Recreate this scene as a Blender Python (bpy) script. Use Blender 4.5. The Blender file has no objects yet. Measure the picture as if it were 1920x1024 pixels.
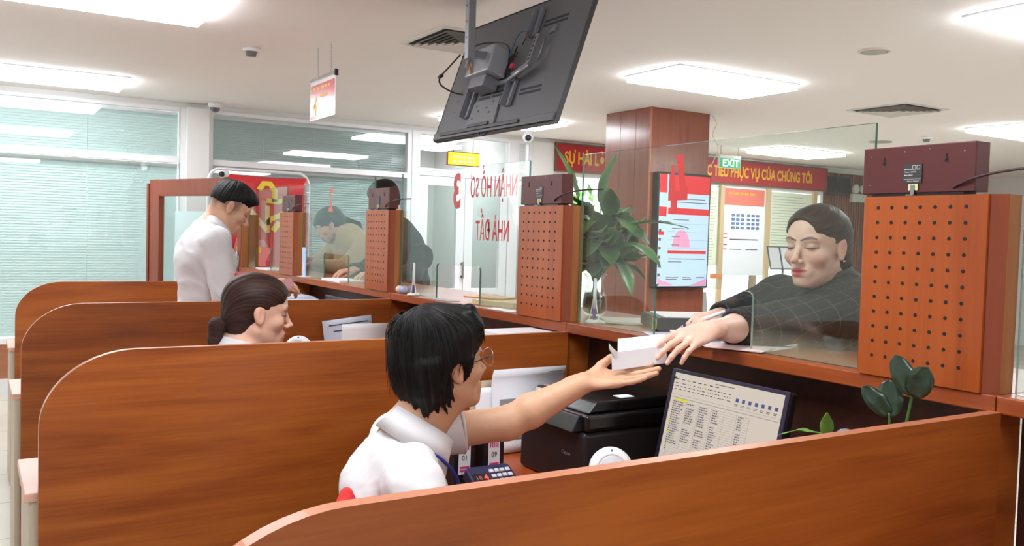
import bpy, bmesh, math, random
import numpy as np
from mathutils import Vector, Matrix

scn = bpy.context.scene
col = scn.collection

# ---------------------------------------------------------------- camera
cam_d = bpy.data.cameras.new('camera'); cam = bpy.data.objects.new('camera', cam_d); col.objects.link(cam)
F_PX, YAW, PITCH, ROLL = 1649.46, 0.5521, -0.0416, 0.0288
cam_d.sensor_fit = 'HORIZONTAL'; cam_d.sensor_width = 36.0; cam_d.lens = F_PX / 1920 * 36.0
cam_d.clip_start = 0.05; cam_d.clip_end = 200
fw = Vector((math.sin(YAW)*math.cos(PITCH), math.cos(YAW)*math.cos(PITCH), math.sin(PITCH)))
rt = Vector((math.cos(YAW), -math.sin(YAW), 0)); up = rt.cross(fw)
rt2 = rt*math.cos(ROLL) + up*math.sin(ROLL); up2 = up*math.cos(ROLL) - rt*math.sin(ROLL)
cam.matrix_world = Matrix(((rt2.x, up2.x, -fw.x, -1.756), (rt2.y, up2.y, -fw.y, -0.983), (rt2.z, up2.z, -fw.z, 1.452), (0, 0, 0, 1)))
scn.camera = cam

# ---------------------------------------------------------------- world, exposure
w = bpy.data.worlds.new('daylight'); scn.world = w; w.use_nodes = True
bg = w.node_tree.nodes['Background']; bg.inputs[0].default_value = (0.97, 1.0, 0.985, 1); bg.inputs[1].default_value = 1.9
vs = scn.view_settings
vs.view_transform = 'Standard'; vs.look = 'None'; vs.gamma = 1; vs.use_curve_mapping = False
vs.exposure = 1.2
PANEL_STRENGTH = 8.0
ROOM_H = 2.58

# ---------------------------------------------------------------- materials
def srgb(r, g, b):
    f = lambda c: c/12.92 if c <= .04045 else ((c+.055)/1.055)**2.4
    return (f(r/255), f(g/255), f(b/255), 1)
MATS = {}
def mat(name, c=(200, 200, 200), rough=.5, metal=0., emit=None, es=1., alpha=None, spec=None, sss=0, coat=0):
    if name in MATS: return MATS[name]
    m = bpy.data.materials.new(name); m.use_nodes = True
    b = m.node_tree.nodes['Principled BSDF']
    b.inputs['Base Color'].default_value = srgb(*c)
    b.inputs['Roughness'].default_value = rough; b.inputs['Metallic'].default_value = metal
    if spec is not None: b.inputs['Specular IOR Level'].default_value = spec
    if coat: b.inputs['Coat Weight'].default_value = coat; b.inputs['Coat Roughness'].default_value = .15
    if emit: b.inputs['Emission Color'].default_value = srgb(*emit); b.inputs['Emission Strength'].default_value = es
    if sss:
        b.inputs['Subsurface Weight'].default_value = sss; b.inputs['Subsurface Radius'].default_value = (.012, .005, .003); b.inputs['Subsurface Scale'].default_value = 1
    MATS[name] = m
    return m
def nodes(m): return m.node_tree.nodes, m.node_tree.links, m.node_tree.nodes['Principled BSDF']
def ramp(n, stops):
    r = n.new('ShaderNodeValToRGB'); e = r.color_ramp.elements
    while len(e) < len(stops): e.new(.5)
    for k, (p, c) in enumerate(stops): e[k].position = p; e[k].color = c if len(c) == 4 else (*c, 1)
    return r
def wood(name, dark, light, axis=0, rough=.38, coat=.12, scale=1., mid=None):
    """grain runs along `axis` of the object's own coordinates"""
    if name in MATS: return MATS[name]
    m = mat(name, light, rough, coat=coat); n, l, b = nodes(m)
    tc = n.new('ShaderNodeTexCoord'); oi = n.new('ShaderNodeObjectInfo')
    mp = n.new('ShaderNodeMapping'); s = [9*scale]*3; s[axis] = .9*scale
    mp.inputs['Scale'].default_value = s
    off = n.new('ShaderNodeVectorMath'); off.operation = 'ADD'; l.new(tc.outputs['Object'], off.inputs[0]); l.new(oi.outputs['Random'], off.inputs[1])
    l.new(off.outputs[0], mp.inputs[0])
    n1 = n.new('ShaderNodeTexNoise'); n1.inputs['Scale'].default_value = 1.1; n1.inputs['Detail'].default_value = 6; n1.inputs['Distortion'].default_value = 1.2
    l.new(mp.outputs[0], n1.inputs['Vector'])
    mp2 = n.new('ShaderNodeMapping'); s = [150*scale]*3; s[axis] = 5*scale; mp2.inputs['Scale'].default_value = s; l.new(off.outputs[0], mp2.inputs[0])
    n2 = n.new('ShaderNodeTexNoise'); n2.inputs['Scale'].default_value = 1; n2.inputs['Detail'].default_value = 3; l.new(mp2.outputs[0], n2.inputs['Vector'])
    add = n.new('ShaderNodeMath'); add.operation = 'MULTIPLY_ADD'; add.inputs[1].default_value = .35; l.new(n2.outputs['Fac'], add.inputs[0]); l.new(n1.outputs['Fac'], add.inputs[2])
    r = ramp(n, [(.45, srgb(*dark)), (.62, srgb(*(mid or [int((a+c)/2) for a, c in zip(dark, light)]))), (.85, srgb(*light))])
    l.new(add.outputs[0], r.inputs[0]); l.new(r.outputs[0], b.inputs['Base Color'])
    return m
def glass(name, tint=(.93, .97, .955), base=.045, rough=0.0, haze=0):
    """clear sheet glass: see-through with an angle-dependent mirror reflection"""
    if name in MATS: return MATS[name]
    m = bpy.data.materials.new(name); m.use_nodes = True; n, l = m.node_tree.nodes, m.node_tree.links
    n.remove(n['Principled BSDF']); out = n['Material Output']
    tr = n.new('ShaderNodeBsdfTransparent'); tr.inputs[0].default_value = (*tint, 1)
    gl = n.new('ShaderNodeBsdfGlossy'); gl.inputs['Roughness'].default_value = rough
    lw = n.new('ShaderNodeLayerWeight'); lw.inputs['Blend'].default_value = .5
    p = n.new('ShaderNodeMath'); p.operation = 'POWER'; p.inputs[1].default_value = 5; l.new(lw.outputs['Facing'], p.inputs[0])
    ma = n.new('ShaderNodeMath'); ma.operation = 'MULTIPLY_ADD'; ma.inputs[1].default_value = .9; ma.inputs[2].default_value = base; l.new(p.outputs[0], ma.inputs[0])
    mx = n.new('ShaderNodeMixShader'); l.new(ma.outputs[0], mx.inputs[0]); l.new(tr.outputs[0], mx.inputs[1]); l.new(gl.outputs[0], mx.inputs[2])
    last = mx
    if haze:  # reflections painted in as a pale haze, strongest along the foot
        df = n.new('ShaderNodeBsdfDiffuse'); df.inputs[0].default_value = srgb(225, 228, 200)
        m2 = n.new('ShaderNodeMixShader'); tc = n.new('ShaderNodeTexCoord'); ns = n.new('ShaderNodeTexNoise'); ns.inputs['Scale'].default_value = 9
        sp = n.new('ShaderNodeSeparateXYZ'); l.new(tc.outputs['Object'], sp.inputs[0])
        mr = n.new('ShaderNodeMapRange'); mr.inputs['From Min'].default_value = 0; mr.inputs['From Max'].default_value = .07; mr.inputs['To Min'].default_value = haze; mr.inputs['To Max'].default_value = .006
        l.new(sp.outputs['Z'], mr.inputs[0]); l.new(tc.outputs['Object'], ns.inputs['Vector'])
        mu = n.new('ShaderNodeMath'); mu.operation = 'MULTIPLY'; l.new(mr.outputs[0], mu.inputs[0]); l.new(ns.outputs['Fac'], mu.inputs[1])
        mu2 = n.new('ShaderNodeMath'); mu2.operation = 'MULTIPLY'; mu2.inputs[1].default_value = 2; l.new(mu.outputs[0], mu2.inputs[0])
        l.new(mu2.outputs[0], m2.inputs[0]); l.new(mx.outputs[0], m2.inputs[1]); l.new(df.outputs[0], m2.inputs[2]); last = m2
    l.new(last.outputs[0], out.inputs[0])
    MATS[name] = m
    return m

# wood tones of the place
W_PART = wood('wood_partition', (124, 58, 16), (166, 90, 32), 0, mid=(146, 73, 23))
W_LEDGE = wood('wood_ledge', (128, 54, 18), (168, 86, 36), 1, mid=(150, 70, 26))
W_BOX = wood('wood_box', (146, 64, 14), (170, 82, 24), 2, mid=(158, 73, 18), rough=.4)
W_BOXTRIM = wood('wood_box_trim', (120, 50, 20), (142, 64, 28), 2, rough=.4)
W_BOXSIDE = wood('wood_box_side', (146, 86, 34), (170, 106, 50), 2, rough=.4)
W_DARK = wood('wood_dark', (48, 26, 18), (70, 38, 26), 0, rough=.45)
W_COL = wood('wood_column', (132, 70, 50), (150, 84, 62), 2, rough=.25, coat=.5)
W_DOOR = wood('wood_gate', (114, 54, 36), (138, 70, 48), 2)
W_EDGE = mat('edge_band', (186, 118, 86), .4, coat=.2)
M_WHITEF = mat('white_frame', (240, 241, 244), .35)
M_CEIL = mat('ceiling_paint', (246, 240, 236), .9)
M_WALL = mat('wall_paint', (240, 240, 238), .9)
M_BLACK = mat('black_plastic', (26, 25, 27), .38)
M_BLACKM = mat('black_matte', (20, 20, 21), .8)
M_DGREY = mat('dark_grey_plastic', (96, 97, 102), .5)
M_STEEL = mat('grey_steel', (150, 153, 160), .35, .7)
M_STEELP = mat('grey_painted_steel', (126, 130, 138), .4, .2)
M_CHROME = mat('chrome', (210, 210, 212), .15, 1.)
M_WHITE = mat('white_plastic', (238, 238, 240), .3)
M_PAPER = mat('paper', (240, 240, 246), .8)
M_PAPERG = mat('paper_grey', (170, 172, 178), .8)
M_INK = mat('ink', (60, 62, 70), .8)
M_RED = mat('red_print', (206, 32, 44), .5)
M_REDL = mat('red_vinyl_lettering', (244, 36, 46), .5)
M_GOLD = mat('yellow_lettering', (238, 178, 30), .5)
M_GLASS = glass('screen_glass', haze=.16)
M_GLASSW = glass('window_glass', tint=(.95, .975, .97), base=.06)
M_GEDGE = mat('glass_edge', (70, 120, 105), .15); nodes(M_GEDGE)[2].inputs['Transmission Weight'].default_value = .3
M_CLEAR = glass('clear_acrylic', tint=(.97, .98, .98), base=.05)

# ---------------------------------------------------------------- mesh helpers
def world_off(p):
    v = Vector((0, 0, 0))
    while p is not None:
        if '_o' in p: v += Vector(p['_o'])
        p = p.parent
    return v
class MB:
    """collects shapes in world (or local) coordinates; build() links them as ONE mesh object"""
    def __init__(s): s.v = []; s.f = []; s.m = []; s.mi = 0; s.sm = []
    def add(s, vs, fs, smooth=False, M=None):
        o = len(s.v)
        for p in vs: s.v.append(tuple(M @ Vector(p)) if M else tuple(p))
        for f in fs: s.f.append([i+o for i in f]); s.m.append(s.mi); s.sm.append(smooth)
        return s
    def mat(s, i): s.mi = i; return s
    def box(s, x0, x1, y0, y1, z0, z1, M=None):
        v = [(x, y, z) for x in (x0, x1) for y in (y0, y1) for z in (z0, z1)]
        return s.add(v, [(0, 1, 3, 2), (4, 6, 7, 5), (0, 4, 5, 1), (2, 3, 7, 6), (0, 2, 6, 4), (1, 5, 7, 3)], M=M)
    def prism(s, pts, a, b, axis=2, M=None, smooth=False):
        """polygon pts extruded from a to b along axis; pts are the other two coordinates in cyclic order"""
        def P(p, t):
            return {0: (t, p[0], p[1]), 1: (p[0], t, p[1]), 2: (p[0], p[1], t)}[axis]
        n = len(pts); v = [P(p, a) for p in pts] + [P(p, b) for p in pts]
        s.add(v, [list(range(n))[::-1], list(range(n, 2*n))], M=M)
        o = len(s.v) - 2*n
        for i in range(n):
            j = (i+1) % n; s.f.append([o+i, o+j, o+n+j, o+n+i]); s.m.append(s.mi); s.sm.append(smooth)
        return s
    def lathe(s, prof, c=(0, 0, 0), n=32, M=None, cap=True, smooth=True):
        """profile [(r,z)..] turned round Z at c"""
        v = []; f = []
        for (r, z) in prof:
            for k in range(n):
                a = 2*math.pi*k/n; v.append((c[0]+r*math.cos(a), c[1]+r*math.sin(a), c[2]+z))
        for i in range(len(prof)-1):
            for k in range(n): f.append((i*n+k, i*n+(k+1) % n, (i+1)*n+(k+1) % n, (i+1)*n+k))
        s.add(v, f, smooth, M)
        o = len(s.v)-len(v)
        if cap:
            if prof[0][0] > 1e-6: s.f.append([o+k for k in range(n)][::-1]); s.m.append(s.mi); s.sm.append(False)
            if prof[-1][0] > 1e-6: s.f.append([o+(len(prof)-1)*n+k for k in range(n)]); s.m.append(s.mi); s.sm.append(False)
        return s
    def cyl(s, a, b, r, n=20, r2=None, smooth=True):
        a, b = Vector(a), Vector(b); q = (b-a).to_track_quat('Z', 'Y').to_matrix().to_4x4(); q.translation = a
        L = (b-a).length
        return s.lathe([(r, 0), (r if r2 is None else r2, L)], n=n, M=q, smooth=smooth)
    def tube(s, pts, r, n=8, closed=False, smooth=True):
        pts = [Vector(p) for p in pts]; N = len(pts); v = []; f = []
        rr = r if isinstance(r, (list, tuple)) else [r]*N
        prev = None
        for i, p in enumerate(pts):
            if closed: t = pts[(i+1) % N]-pts[i-1]
            else: t = pts[min(i+1, N-1)]-pts[max(i-1, 0)]
            t.normalize()
            if prev is None: u = t.orthogonal().normalized()
            else: u = (prev - t*prev.dot(t)).normalized()
            prev = u; w2 = t.cross(u)
            for k in range(n):
                a = 2*math.pi*k/n; v.append(p+u*math.cos(a)*rr[i]+w2*math.sin(a)*rr[i])
        M = N if closed else N-1
        for i in range(M):
            for k in range(n):
                j = (i+1) % N; f.append((i*n+k, i*n+(k+1) % n, j*n+(k+1) % n, j*n+k))
        if not closed: f += [list(range(n))[::-1], [(N-1)*n+k for k in range(n)]]
        return s.add(v, f, smooth)
    def sphere(s, c, r, nu=20, nv=12, M=None):
        if not isinstance(r, (tuple, list)): r = (r, r, r)
        v = []; f = []
        for i in range(nv+1):
            t = math.pi*i/nv
            for k in range(nu):
                a = 2*math.pi*k/nu; v.append((c[0]+r[0]*math.sin(t)*math.cos(a), c[1]+r[1]*math.sin(t)*math.sin(a), c[2]+r[2]*math.cos(t)))
        for i in range(nv):
            for k in range(nu): f.append((i*nu+k, (i+1)*nu+k, (i+1)*nu+(k+1) % nu, i*nu+(k+1) % nu))
        return s.add(v, f, True, M)
    def build(s, name, m, parent=None, bevel=0, kind=None, label=None, seg=2):
        me = bpy.data.meshes.new(name); off = world_off(parent)
        me.from_pydata([tuple(Vector(p)-off) for p in s.v], [], s.f)
        for mm in (m if isinstance(m, (list, tuple)) else [m]): me.materials.append(mm)
        me.polygons.foreach_set('material_index', s.m); me.polygons.foreach_set('use_smooth', s.sm)
        bm = bmesh.new(); bm.from_mesh(me); bmesh.ops.remove_doubles(bm, verts=bm.verts, dist=1e-6); bmesh.ops.recalc_face_normals(bm, faces=bm.faces)
        if bevel:
            es = [e for e in bm.edges if len(e.link_faces) == 2 and e.calc_face_angle(0) > .6]
            bmesh.ops.bevel(bm, geom=es, offset=bevel, segments=seg, affect='EDGES', profile=.5)
        bm.to_mesh(me); bm.free()
        o = bpy.data.objects.new(name, me); col.objects.link(o)
        if parent is not None: o.parent = parent
        if kind: o['kind'] = kind
        if label: o['label'] = label
        return o
def tag(o, label, cat, group=None, kind=None):
    o['label'] = label; o['category'] = cat
    if group: o['group'] = group
    if kind: o['kind'] = kind
    return o
def thing(name, label, cat, loc=(0, 0, 0), group=None):
    """an Empty at the base of a thing; its parts are given in world coordinates and stored relative to it"""
    o = bpy.data.objects.new(name, None); col.objects.link(o); o.location = loc; o['_o'] = tuple(loc); o.empty_display_size = .05
    return tag(o, label, cat, group)
def struct(o, cat=None):
    o['kind'] = 'structure'; return o
def copy_tree(o, parent=None):
    c = o.copy(); col.objects.link(c)
    if parent is not None: c.parent = parent
    for ch in [x for x in bpy.data.objects if x.parent == o]: copy_tree(ch, c)
    return c
def dup(o, loc, label, group=None):
    c = copy_tree(o); c.location = loc; c['label'] = label; c['_o'] = tuple(loc)
    if group: c['group'] = group
    return c
def rrect(x0, x1, y0, y1, r, n=6, corners=(1, 1, 1, 1)):
    """rounded rectangle; corners = bl, br, tr, tl"""
    out = []
    for i, (cx, cy, a0) in enumerate([(x0, y0, 180), (x1, y0, 270), (x1, y1, 0), (x0, y1, 90)]):
        if not corners[i]: out.append((cx, cy)); continue
        ox = cx + (r if cx == x0 else -r); oy = cy + (r if cy == y0 else -r)
        for k in range(n+1):
            a = math.radians(a0+90*k/n); out.append((ox+r*math.cos(a), oy+r*math.sin(a)))
    return out
def text(body, size, M, m, name, parent, depth=.0006, bold=0., xs=1., align='CENTER', label=None):
    """letters as a mesh: local X = reading direction, local Y = up, local Z = towards the reader"""
    cu = bpy.data.curves.new('t', 'FONT'); cu.body = body; cu.size = size; cu.extrude = depth; cu.offset = bold; cu.align_x = align; cu.align_y = 'CENTER'
    cu.resolution_u = 3; cu.space_line = .95
    ob = bpy.data.objects.new('t', cu); col.objects.link(ob)
    dg = bpy.context.evaluated_depsgraph_get(); me = bpy.data.meshes.new_from_object(ob.evaluated_get(dg)); bpy.data.objects.remove(ob); bpy.data.curves.remove(cu)
    off = world_off(parent)
    me.transform(Matrix.Translation(-off) @ M @ Matrix.Diagonal((xs, 1, 1, 1)))
    me.materials.clear(); me.materials.append(m); me.name = name
    for p in me.polygons: p.material_index = 0
    o = bpy.data.objects.new(name, me); col.objects.link(o)
    if parent is not None: o.parent = parent
    if label: o['label'] = label
    return o
def frame(o, x, y):
    """matrix with local X along x, local Y along y, origin o"""
    x = Vector(x).normalized(); y = Vector(y); y = (y - x*y.dot(x)).normalized(); z = x.cross(y)
    return Matrix(((x.x, y.x, z.x, o[0]), (x.y, y.y, z.y, o[1]), (x.z, y.z, z.z, o[2]), (0, 0, 0, 1)))

def scribble(rows, x0, x1, M, m, name, parent, h, seed=1, depth=.0006):
    """rows of small word-like marks too small to read: rows = heights of the base lines"""
    R = random.Random(seed)
    for z in rows:
        x = x0
        while x < x1-(x1-x0)*.06:
            w_ = min((x1-x0)*R.uniform(.08, .2), x1-x); q = MB(); k = max(2, int(w_/h/.8))
            for i in range(k): a = x+w_*i/k; q.box(a, a+w_/k*.78, z, z+h*R.uniform(.75, 1), 0, depth, M=M)
            q.build(name, m, parent); x += w_+(x1-x0)*.05
# ================================================================ the room
YB = 7.48
# floor with square pale tiles
mf = mat('floor_tile', (214, 206, 192), .25); n, l, b = nodes(mf)
tc = n.new('ShaderNodeTexCoord'); br = n.new('ShaderNodeTexBrick'); br.offset = 0
br.inputs['Scale'].default_value = 1; br.inputs['Brick Width'].default_value = .6; br.inputs['Row Height'].default_value = .6; br.inputs['Mortar Size'].default_value = .003
br.inputs['Color1'].default_value = srgb(216, 208, 194); br.inputs['Color2'].default_value = srgb(208, 201, 188); br.inputs['Mortar'].default_value = srgb(140, 132, 120)
l.new(tc.outputs['Object'], br.inputs['Vector']); l.new(br.outputs['Color'], b.inputs['Base Color'])
struct(MB().box(-4, 13.5, -4, 14, -.1, 0).build('floor', mf))
struct(MB().box(-4, 13.5, -4, YB+.12, ROOM_H, ROOM_H+.1).build('ceiling', M_CEIL))
struct(MB().box(-4.1, -4, -4, YB+.1, 0, ROOM_H).build('wall_left', M_WALL))
struct(MB().box(12, 12.1, -4, YB+.1, 0, ROOM_H).build('wall_right', M_WALL))
struct(MB().box(-4.1, 12.1, -4.1, -4, 0, ROOM_H).build('wall_front', M_WALL))
# back wall: solid pieces only; the rest is window frames
wb = MB()
wb.box(-4, 12, YB, YB+.12, 2.535, ROOM_H)
wb.box(-.09, .10, YB-.10, YB+.12, 0, 2.535)            # pillar between the blinds
wb.box(3.66, 3.95, YB-.05, YB+.12, 0, 2.535)           # white pillar by the banner
wb.box(8.62, 12, YB, YB+.12, 0, 2.535)
struct(wb.build('wall_back', M_WALL))
# skirting of the window wall: wood plinth and pale sill
W_PL = wood('wood_plinth', (150, 92, 62), (176, 116, 84), 0)
struct(MB().box(-4, -.09, YB-.02, YB+.06, .14, .43).build('trim_1', W_PL))
struct(MB().box(-4, -.09, YB-.05, YB+.06, .0, .14).build('trim_2', M_WHITEF))
struct(MB().box(.10, 2.2, YB-.02, YB+.06, 0, .43).build('trim_3', W_PL))
# slatted brown cladding right of the banner
W_SLAT = wood('wood_slat', (104, 56, 40), (134, 78, 58), 2, rough=.4)
sl = MB(); x = 8.66
while x < 11.95: sl.box(x, x+.038, YB-.03, YB+.001, .1, 2.5); x += .055
struct(sl.build('trim_4', W_SLAT))

# ---- windows: each bay a white frame with two panes
def window_bay(i, x0, x1, zb, fr=.05, transom=(2.03, 2.085), mull=()):
    f = MB()
    f.box(x0, x0+fr, YB-.03, YB+.05, zb, 2.535).box(x1-fr, x1, YB-.03, YB+.05, zb, 2.535)
    f.box(x0+fr, x1-fr, YB-.03, YB+.05, 2.50, 2.535).box(x0+fr, x1-fr, YB-.03, YB+.05, transom[0], transom[1]).box(x0+fr, x1-fr, YB-.03, YB+.05, zb, zb+.05)
    for mx in mull: f.box(mx-.025, mx+.025, YB-.03, YB+.05, zb+.05, transom[0])
    w_ = struct(f.build('window_%d' % i, M_WHITEF, bevel=.003))
    g = MB().box(x0+fr, x1-fr, YB, YB+.006, transom[1], 2.50); g.build('upper_pane', M_GLASSW, w_)
    xs = [x0+fr] + list(mull) + [x1-fr]
    for a, c in zip(xs[:-1], xs[1:]): MB().box(a, c, YB, YB+.006, zb+.05, transom[0]).build('pane', M_GLASSW, w_)
    return w_
window_bay(1, -3.2, -.09, .43); window_bay(2, .10, 2.17, .43)
window_bay(3, 3.45, 3.66, .0, .04)
window_bay(4, 3.95, 6.3, 0.3, .05, (2.17, 2.22), mull=(5.1,)); 
window_bay(5, 6.3, 8.62, 0.02, .05, (2.17, 2.22), mull=(6.62, 7.48, 8.42))
# blinds hanging behind the panes
M_BLIND = mat('blind_slats', (226, 236, 236), .55); n, l, b = nodes(M_BLIND)
tl_ = n.new('ShaderNodeBsdfTranslucent'); tl_.inputs[0].default_value = srgb(214, 228, 228); mx_ = n.new('ShaderNodeMixShader'); mx_.inputs[0].default_value = .35
l.new(b.outputs[0], mx_.inputs[1]); l.new(tl_.outputs[0], mx_.inputs[2]); l.new(mx_.outputs[0], n['Material Output'].inputs[0])
def blind(x0, x1, z0, z1, label):
    b_ = MB(); z = z0
    while z < z1:
        b_.add([(x0, YB+.075, z), (x1, YB+.075, z), (x1, YB+.092, z+.026), (x0, YB+.092, z+.026), (x0, YB+.073, z), (x1, YB+.073, z), (x1, YB+.090, z+.026), (x0, YB+.090, z+.026)], [(0, 1, 2, 3), (7, 6, 5, 4), (0, 4, 5, 1), (3, 2, 6, 7)])
        z += .0235
    t = thing('window_blind', label, 'blind', ((x0+x1)/2, YB+.08, z0), 'grey green blinds in the back windows')
    b_.build('slats', M_BLIND, t)
    MB().box(x0, x1, YB+.065, YB+.1, z1, z1+.03).build('head_rail', M_WHITEF, t)
    for k in range(1, 4): xx = x0+(x1-x0)*k/4; MB().cyl((xx, YB+.068, z0), (xx, YB+.068, z1), .0015, 6).build('ladder_cord', M_WHITE, t)
blind(-3.15, -.14, 2.09, 2.47, 'short horizontal blind in the upper pane of the far left window')
blind(-3.15, -.14, .48, 2.0, 'wide horizontal blind in the large far left window pane')
blind(.15, 2.12, 2.09, 2.47, 'short horizontal blind in the upper pane right of the left white pillar')
blind(.15, 2.12, .48, 2.0, 'horizontal blind behind the red festive banner stand')
# back wall of the space behind the blinds and the corridor behind the white door
struct(MB().box(0.0, 2.1, YB+.35, YB+.45, 0, 2.7).build('wall_behind', M_WALL))
struct(MB().box(2.1, 2.16, YB+.12, 10.5, 0, 2.7).build('wall_corridor_left', mat('corridor_paint', (196, 198, 196), .9)))
struct(MB().box(3.9, 3.96, YB+.12, 10.5, 0, 2.7).build('wall_corridor_right', MATS['corridor_paint']))
struct(MB().box(2.16, 3.9, 10.4, 10.5, 0, 2.7).build('wall_corridor_end', MATS['corridor_paint']))
struct(MB().box(-4, 3.96, YB+.12, 10.5, 2.7, 2.8).build('ceiling_corridor', M_CEIL))

# ---- white double door
df = MB()
df.box(2.17, 2.26, YB-.04, YB+.06, 0, 2.535).box(3.36, 3.45, YB-.04, YB+.06, 0, 2.535)
df.box(2.26, 3.36, YB-.04, YB+.06, 2.07, 2.15).box(2.26, 3.36, YB-.04, YB+.06, 2.50, 2.535)
door = struct(df.build('door_1', M_WHITEF, bevel=.003))
MB().box(2.26, 3.36, YB, YB+.006, 2.15, 2.50).build('transom_pane', M_GLASSW, door)
for (a, c) in ((2.265, 2.81), (2.815, 3.355)):
    lf = MB(); f_ = .10
    lf.box(a, a+f_, YB-.03, YB+.02, .01, 2.065).box(c-f_, c, YB-.03, YB+.02, .01, 2.065).box(a+f_, c-f_, YB-.03, YB+.02, 1.97, 2.065).box(a+f_, c-f_, YB-.03, YB+.02, .01, .18).box(a+f_, c-f_, YB-.03, YB+.02, .80, .87)
    leaf = lf.build('door_leaf', M_WHITEF, door, bevel=.003)
    MB().box(a+f_, c-f_, YB-.006, YB, .87, 1.97).build('glass_pane', M_GLASSW, leaf)
    MB().box(a+f_, c-f_, YB-.006, YB, .18, .80).build('lower_pane', M_GLASSW, leaf)
hd = MB()
for z in (1.0, 1.14): hd.cyl((2.79, YB-.03, z), (2.79, YB-.05, z), .018)
hd.box(2.78, 2.80, YB-.066, YB-.05, .98, 1.16)
hd.build('door_handle', M_CHROME, door)

# yellow lit room sign beyond the transom
s = thing('room_sign', 'yellow lit room sign with brown frame behind the glass above the white door', 'sign', (3.18, 8.18, 2.26))
MB().box(2.965, 3.395, 8.185, 8.22, 2.262, 2.425).build('frame', mat('sign_frame', (160, 96, 50), .5), s, bevel=.004)
MB().box(2.975, 3.385, 8.178, 8.186, 2.272, 2.415).build('face', mat('sign_lit', (250, 200, 40), .5, emit=(255, 206, 50), es=.55), s)
mw = mat('sign_white', (255, 255, 250), .5, emit=(255, 255, 250), es=.6)
scribble((2.355, 2.300), 3.04, 3.33, frame((0, 8.178, 0), (1, 0, 0), (0, 0, 1)), mw, 'faint_word', s, .022, 3)
for xx in (3.05, 3.31): MB().cyl((xx, 8.2, 2.425), (xx, 8.2, 2.70), .004).build('hanger', M_STEEL, s)

# ---- square column with wood cladding
c_ = MB().box(3.13, 3.80, 4.78, 5.40, 0, ROOM_H); cc = struct(c_.build('wall_column', W_COL, bevel=.004))
jm = MB()
for (z) in (): pass
jm.box(3.1285, 3.13, 4.98, 4.982, 0, ROOM_H).box(3.1285, 3.131, 5.19, 5.192, 0, ROOM_H)
jm.build('joint', mat('joint_dark', (112, 56, 40), .5), cc)
MB().box(3.122, 3.134, 4.772, 4.784, 0, ROOM_H).build('corner_bead', mat('bead', (190, 120, 92), .25), cc)

# ---- red banner along the back wall
bn = thing('wall_banner', 'long red banner with yellow capital letters high on the back wall', 'banner', (6, YB-.06, 2.23))
MB().box(3.97, 8.62, YB-.075, YB-.055, 2.235, 2.53).build('cloth', mat('banner_red', (176, 22, 40), .55), bn)
fb = MB().box(3.95, 8.64, YB-.085, YB-.05, 2.53, 2.55).box(3.95, 8.64, YB-.085, YB-.05, 2.215, 2.235).box(3.95, 3.97, YB-.085, YB-.05, 2.235, 2.53).box(8.62, 8.64, YB-.085, YB-.05, 2.235, 2.53)
fb.build('frame', mat('banner_frame', (120, 84, 60), .4, .3), bn)
text('SỰ HÀI LÒNG CỦA CÔNG DÂN LÀ MỤC TIÊU PHỤC VỤ CỦA CHÚNG TÔI', .19, frame((6.20, YB-.078, 2.375), (1, 0, 0), (0, 0, 1)), M_GOLD, 'lettering', bn, bold=.006, xs=.665)

# ---- EXIT sign
e = thing('exit_sign', 'green lit EXIT sign hanging in front of the red banner', 'sign', (5.80, 6.5, 2.32))
MB().box(5.63, 5.97, 6.49, 6.53, 2.32, 2.47).build('housing', M_WHITE, e, bevel=.004)
MB().box(5.64, 5.96, 6.484, 6.49, 2.325, 2.43).build('lit_face', mat('exit_green', (10, 130, 80), .4, emit=(10, 190, 100), es=.28), e)
text('EXIT', .115, frame((5.80, 6.482, 2.375), (1, 0, 0), (0, 0, 1)), mw, 'lettering', e, bold=.002, xs=1.15)
for xx in (5.66, 5.94): MB().cyl((xx, 6.51, 2.47), (xx, 6.51, ROOM_H), .003).build('hanger', M_STEEL, e)

# ---- twin emergency lamp on the slatted wall
e = thing('emergency_light', 'white emergency lamp box with two round spotlights on the slatted wall', 'lamp', (9.35, YB-.06, 2.1))
MB().box(9.20, 9.52, YB-.09, YB-.03, 2.10, 2.22).build('battery_box', mat('offwhite', (214, 214, 206), .5), e, bevel=.006)
for xx in (9.26, 9.44):
    sp = MB(); Mx = frame((xx, YB-.08, 2.29), (1, 0, 0), (0, 0, 1))
    sp.lathe([(.02, -.05), (.06, -.02), (.066, .03), (.05, .032)], M=Mx).build('spotlight', MATS['offwhite'], e)

# ---- ceiling lights
def ceiling_light(x0, x1, y0, y1, label):
    t = thing('ceiling_light', label, 'light', ((x0+x1)/2, (y0+y1)/2, ROOM_H), 'flat rectangular ceiling lights')
    f = MB(); z0 = ROOM_H-.012
    f.box(x0, x1, y0, y0+.02, z0, ROOM_H).box(x0, x1, y1-.02, y1, z0, ROOM_H).box(x0, x0+.02, y0+.02, y1-.02, z0, ROOM_H).box(x1-.02, x1, y0+.02, y1-.02, z0, ROOM_H)
    f.build('frame', M_WHITEF, t)
    MB().box(x0+.012, x1-.012, y0+.012, y1-.012, ROOM_H-.045, ROOM_H-.0125).build('diffuser', mat('panel_light', (255, 255, 255), .6, emit=(246, 250, 255), es=PANEL_STRENGTH), t)
ceiling_light(2.08, 3.20, 3.28, 3.84, 'bright ceiling light panel in front of the wood clad column')
ceiling_light(6.10, 7.30, 3.28, 3.84, 'ceiling light panel at the right edge above the perforated box')
ceiling_light(6.20, 7.30, 6.05, 6.65, 'ceiling light panel near the red banner with yellow letters')
ceiling_light(2.05, 3.17, 6.05, 6.65, 'ceiling light panel almost hidden behind the hanging television')
ceiling_light(-1.85, -.70, 3.45, 4.05, 'ceiling light panel at the top left of the picture')
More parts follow.
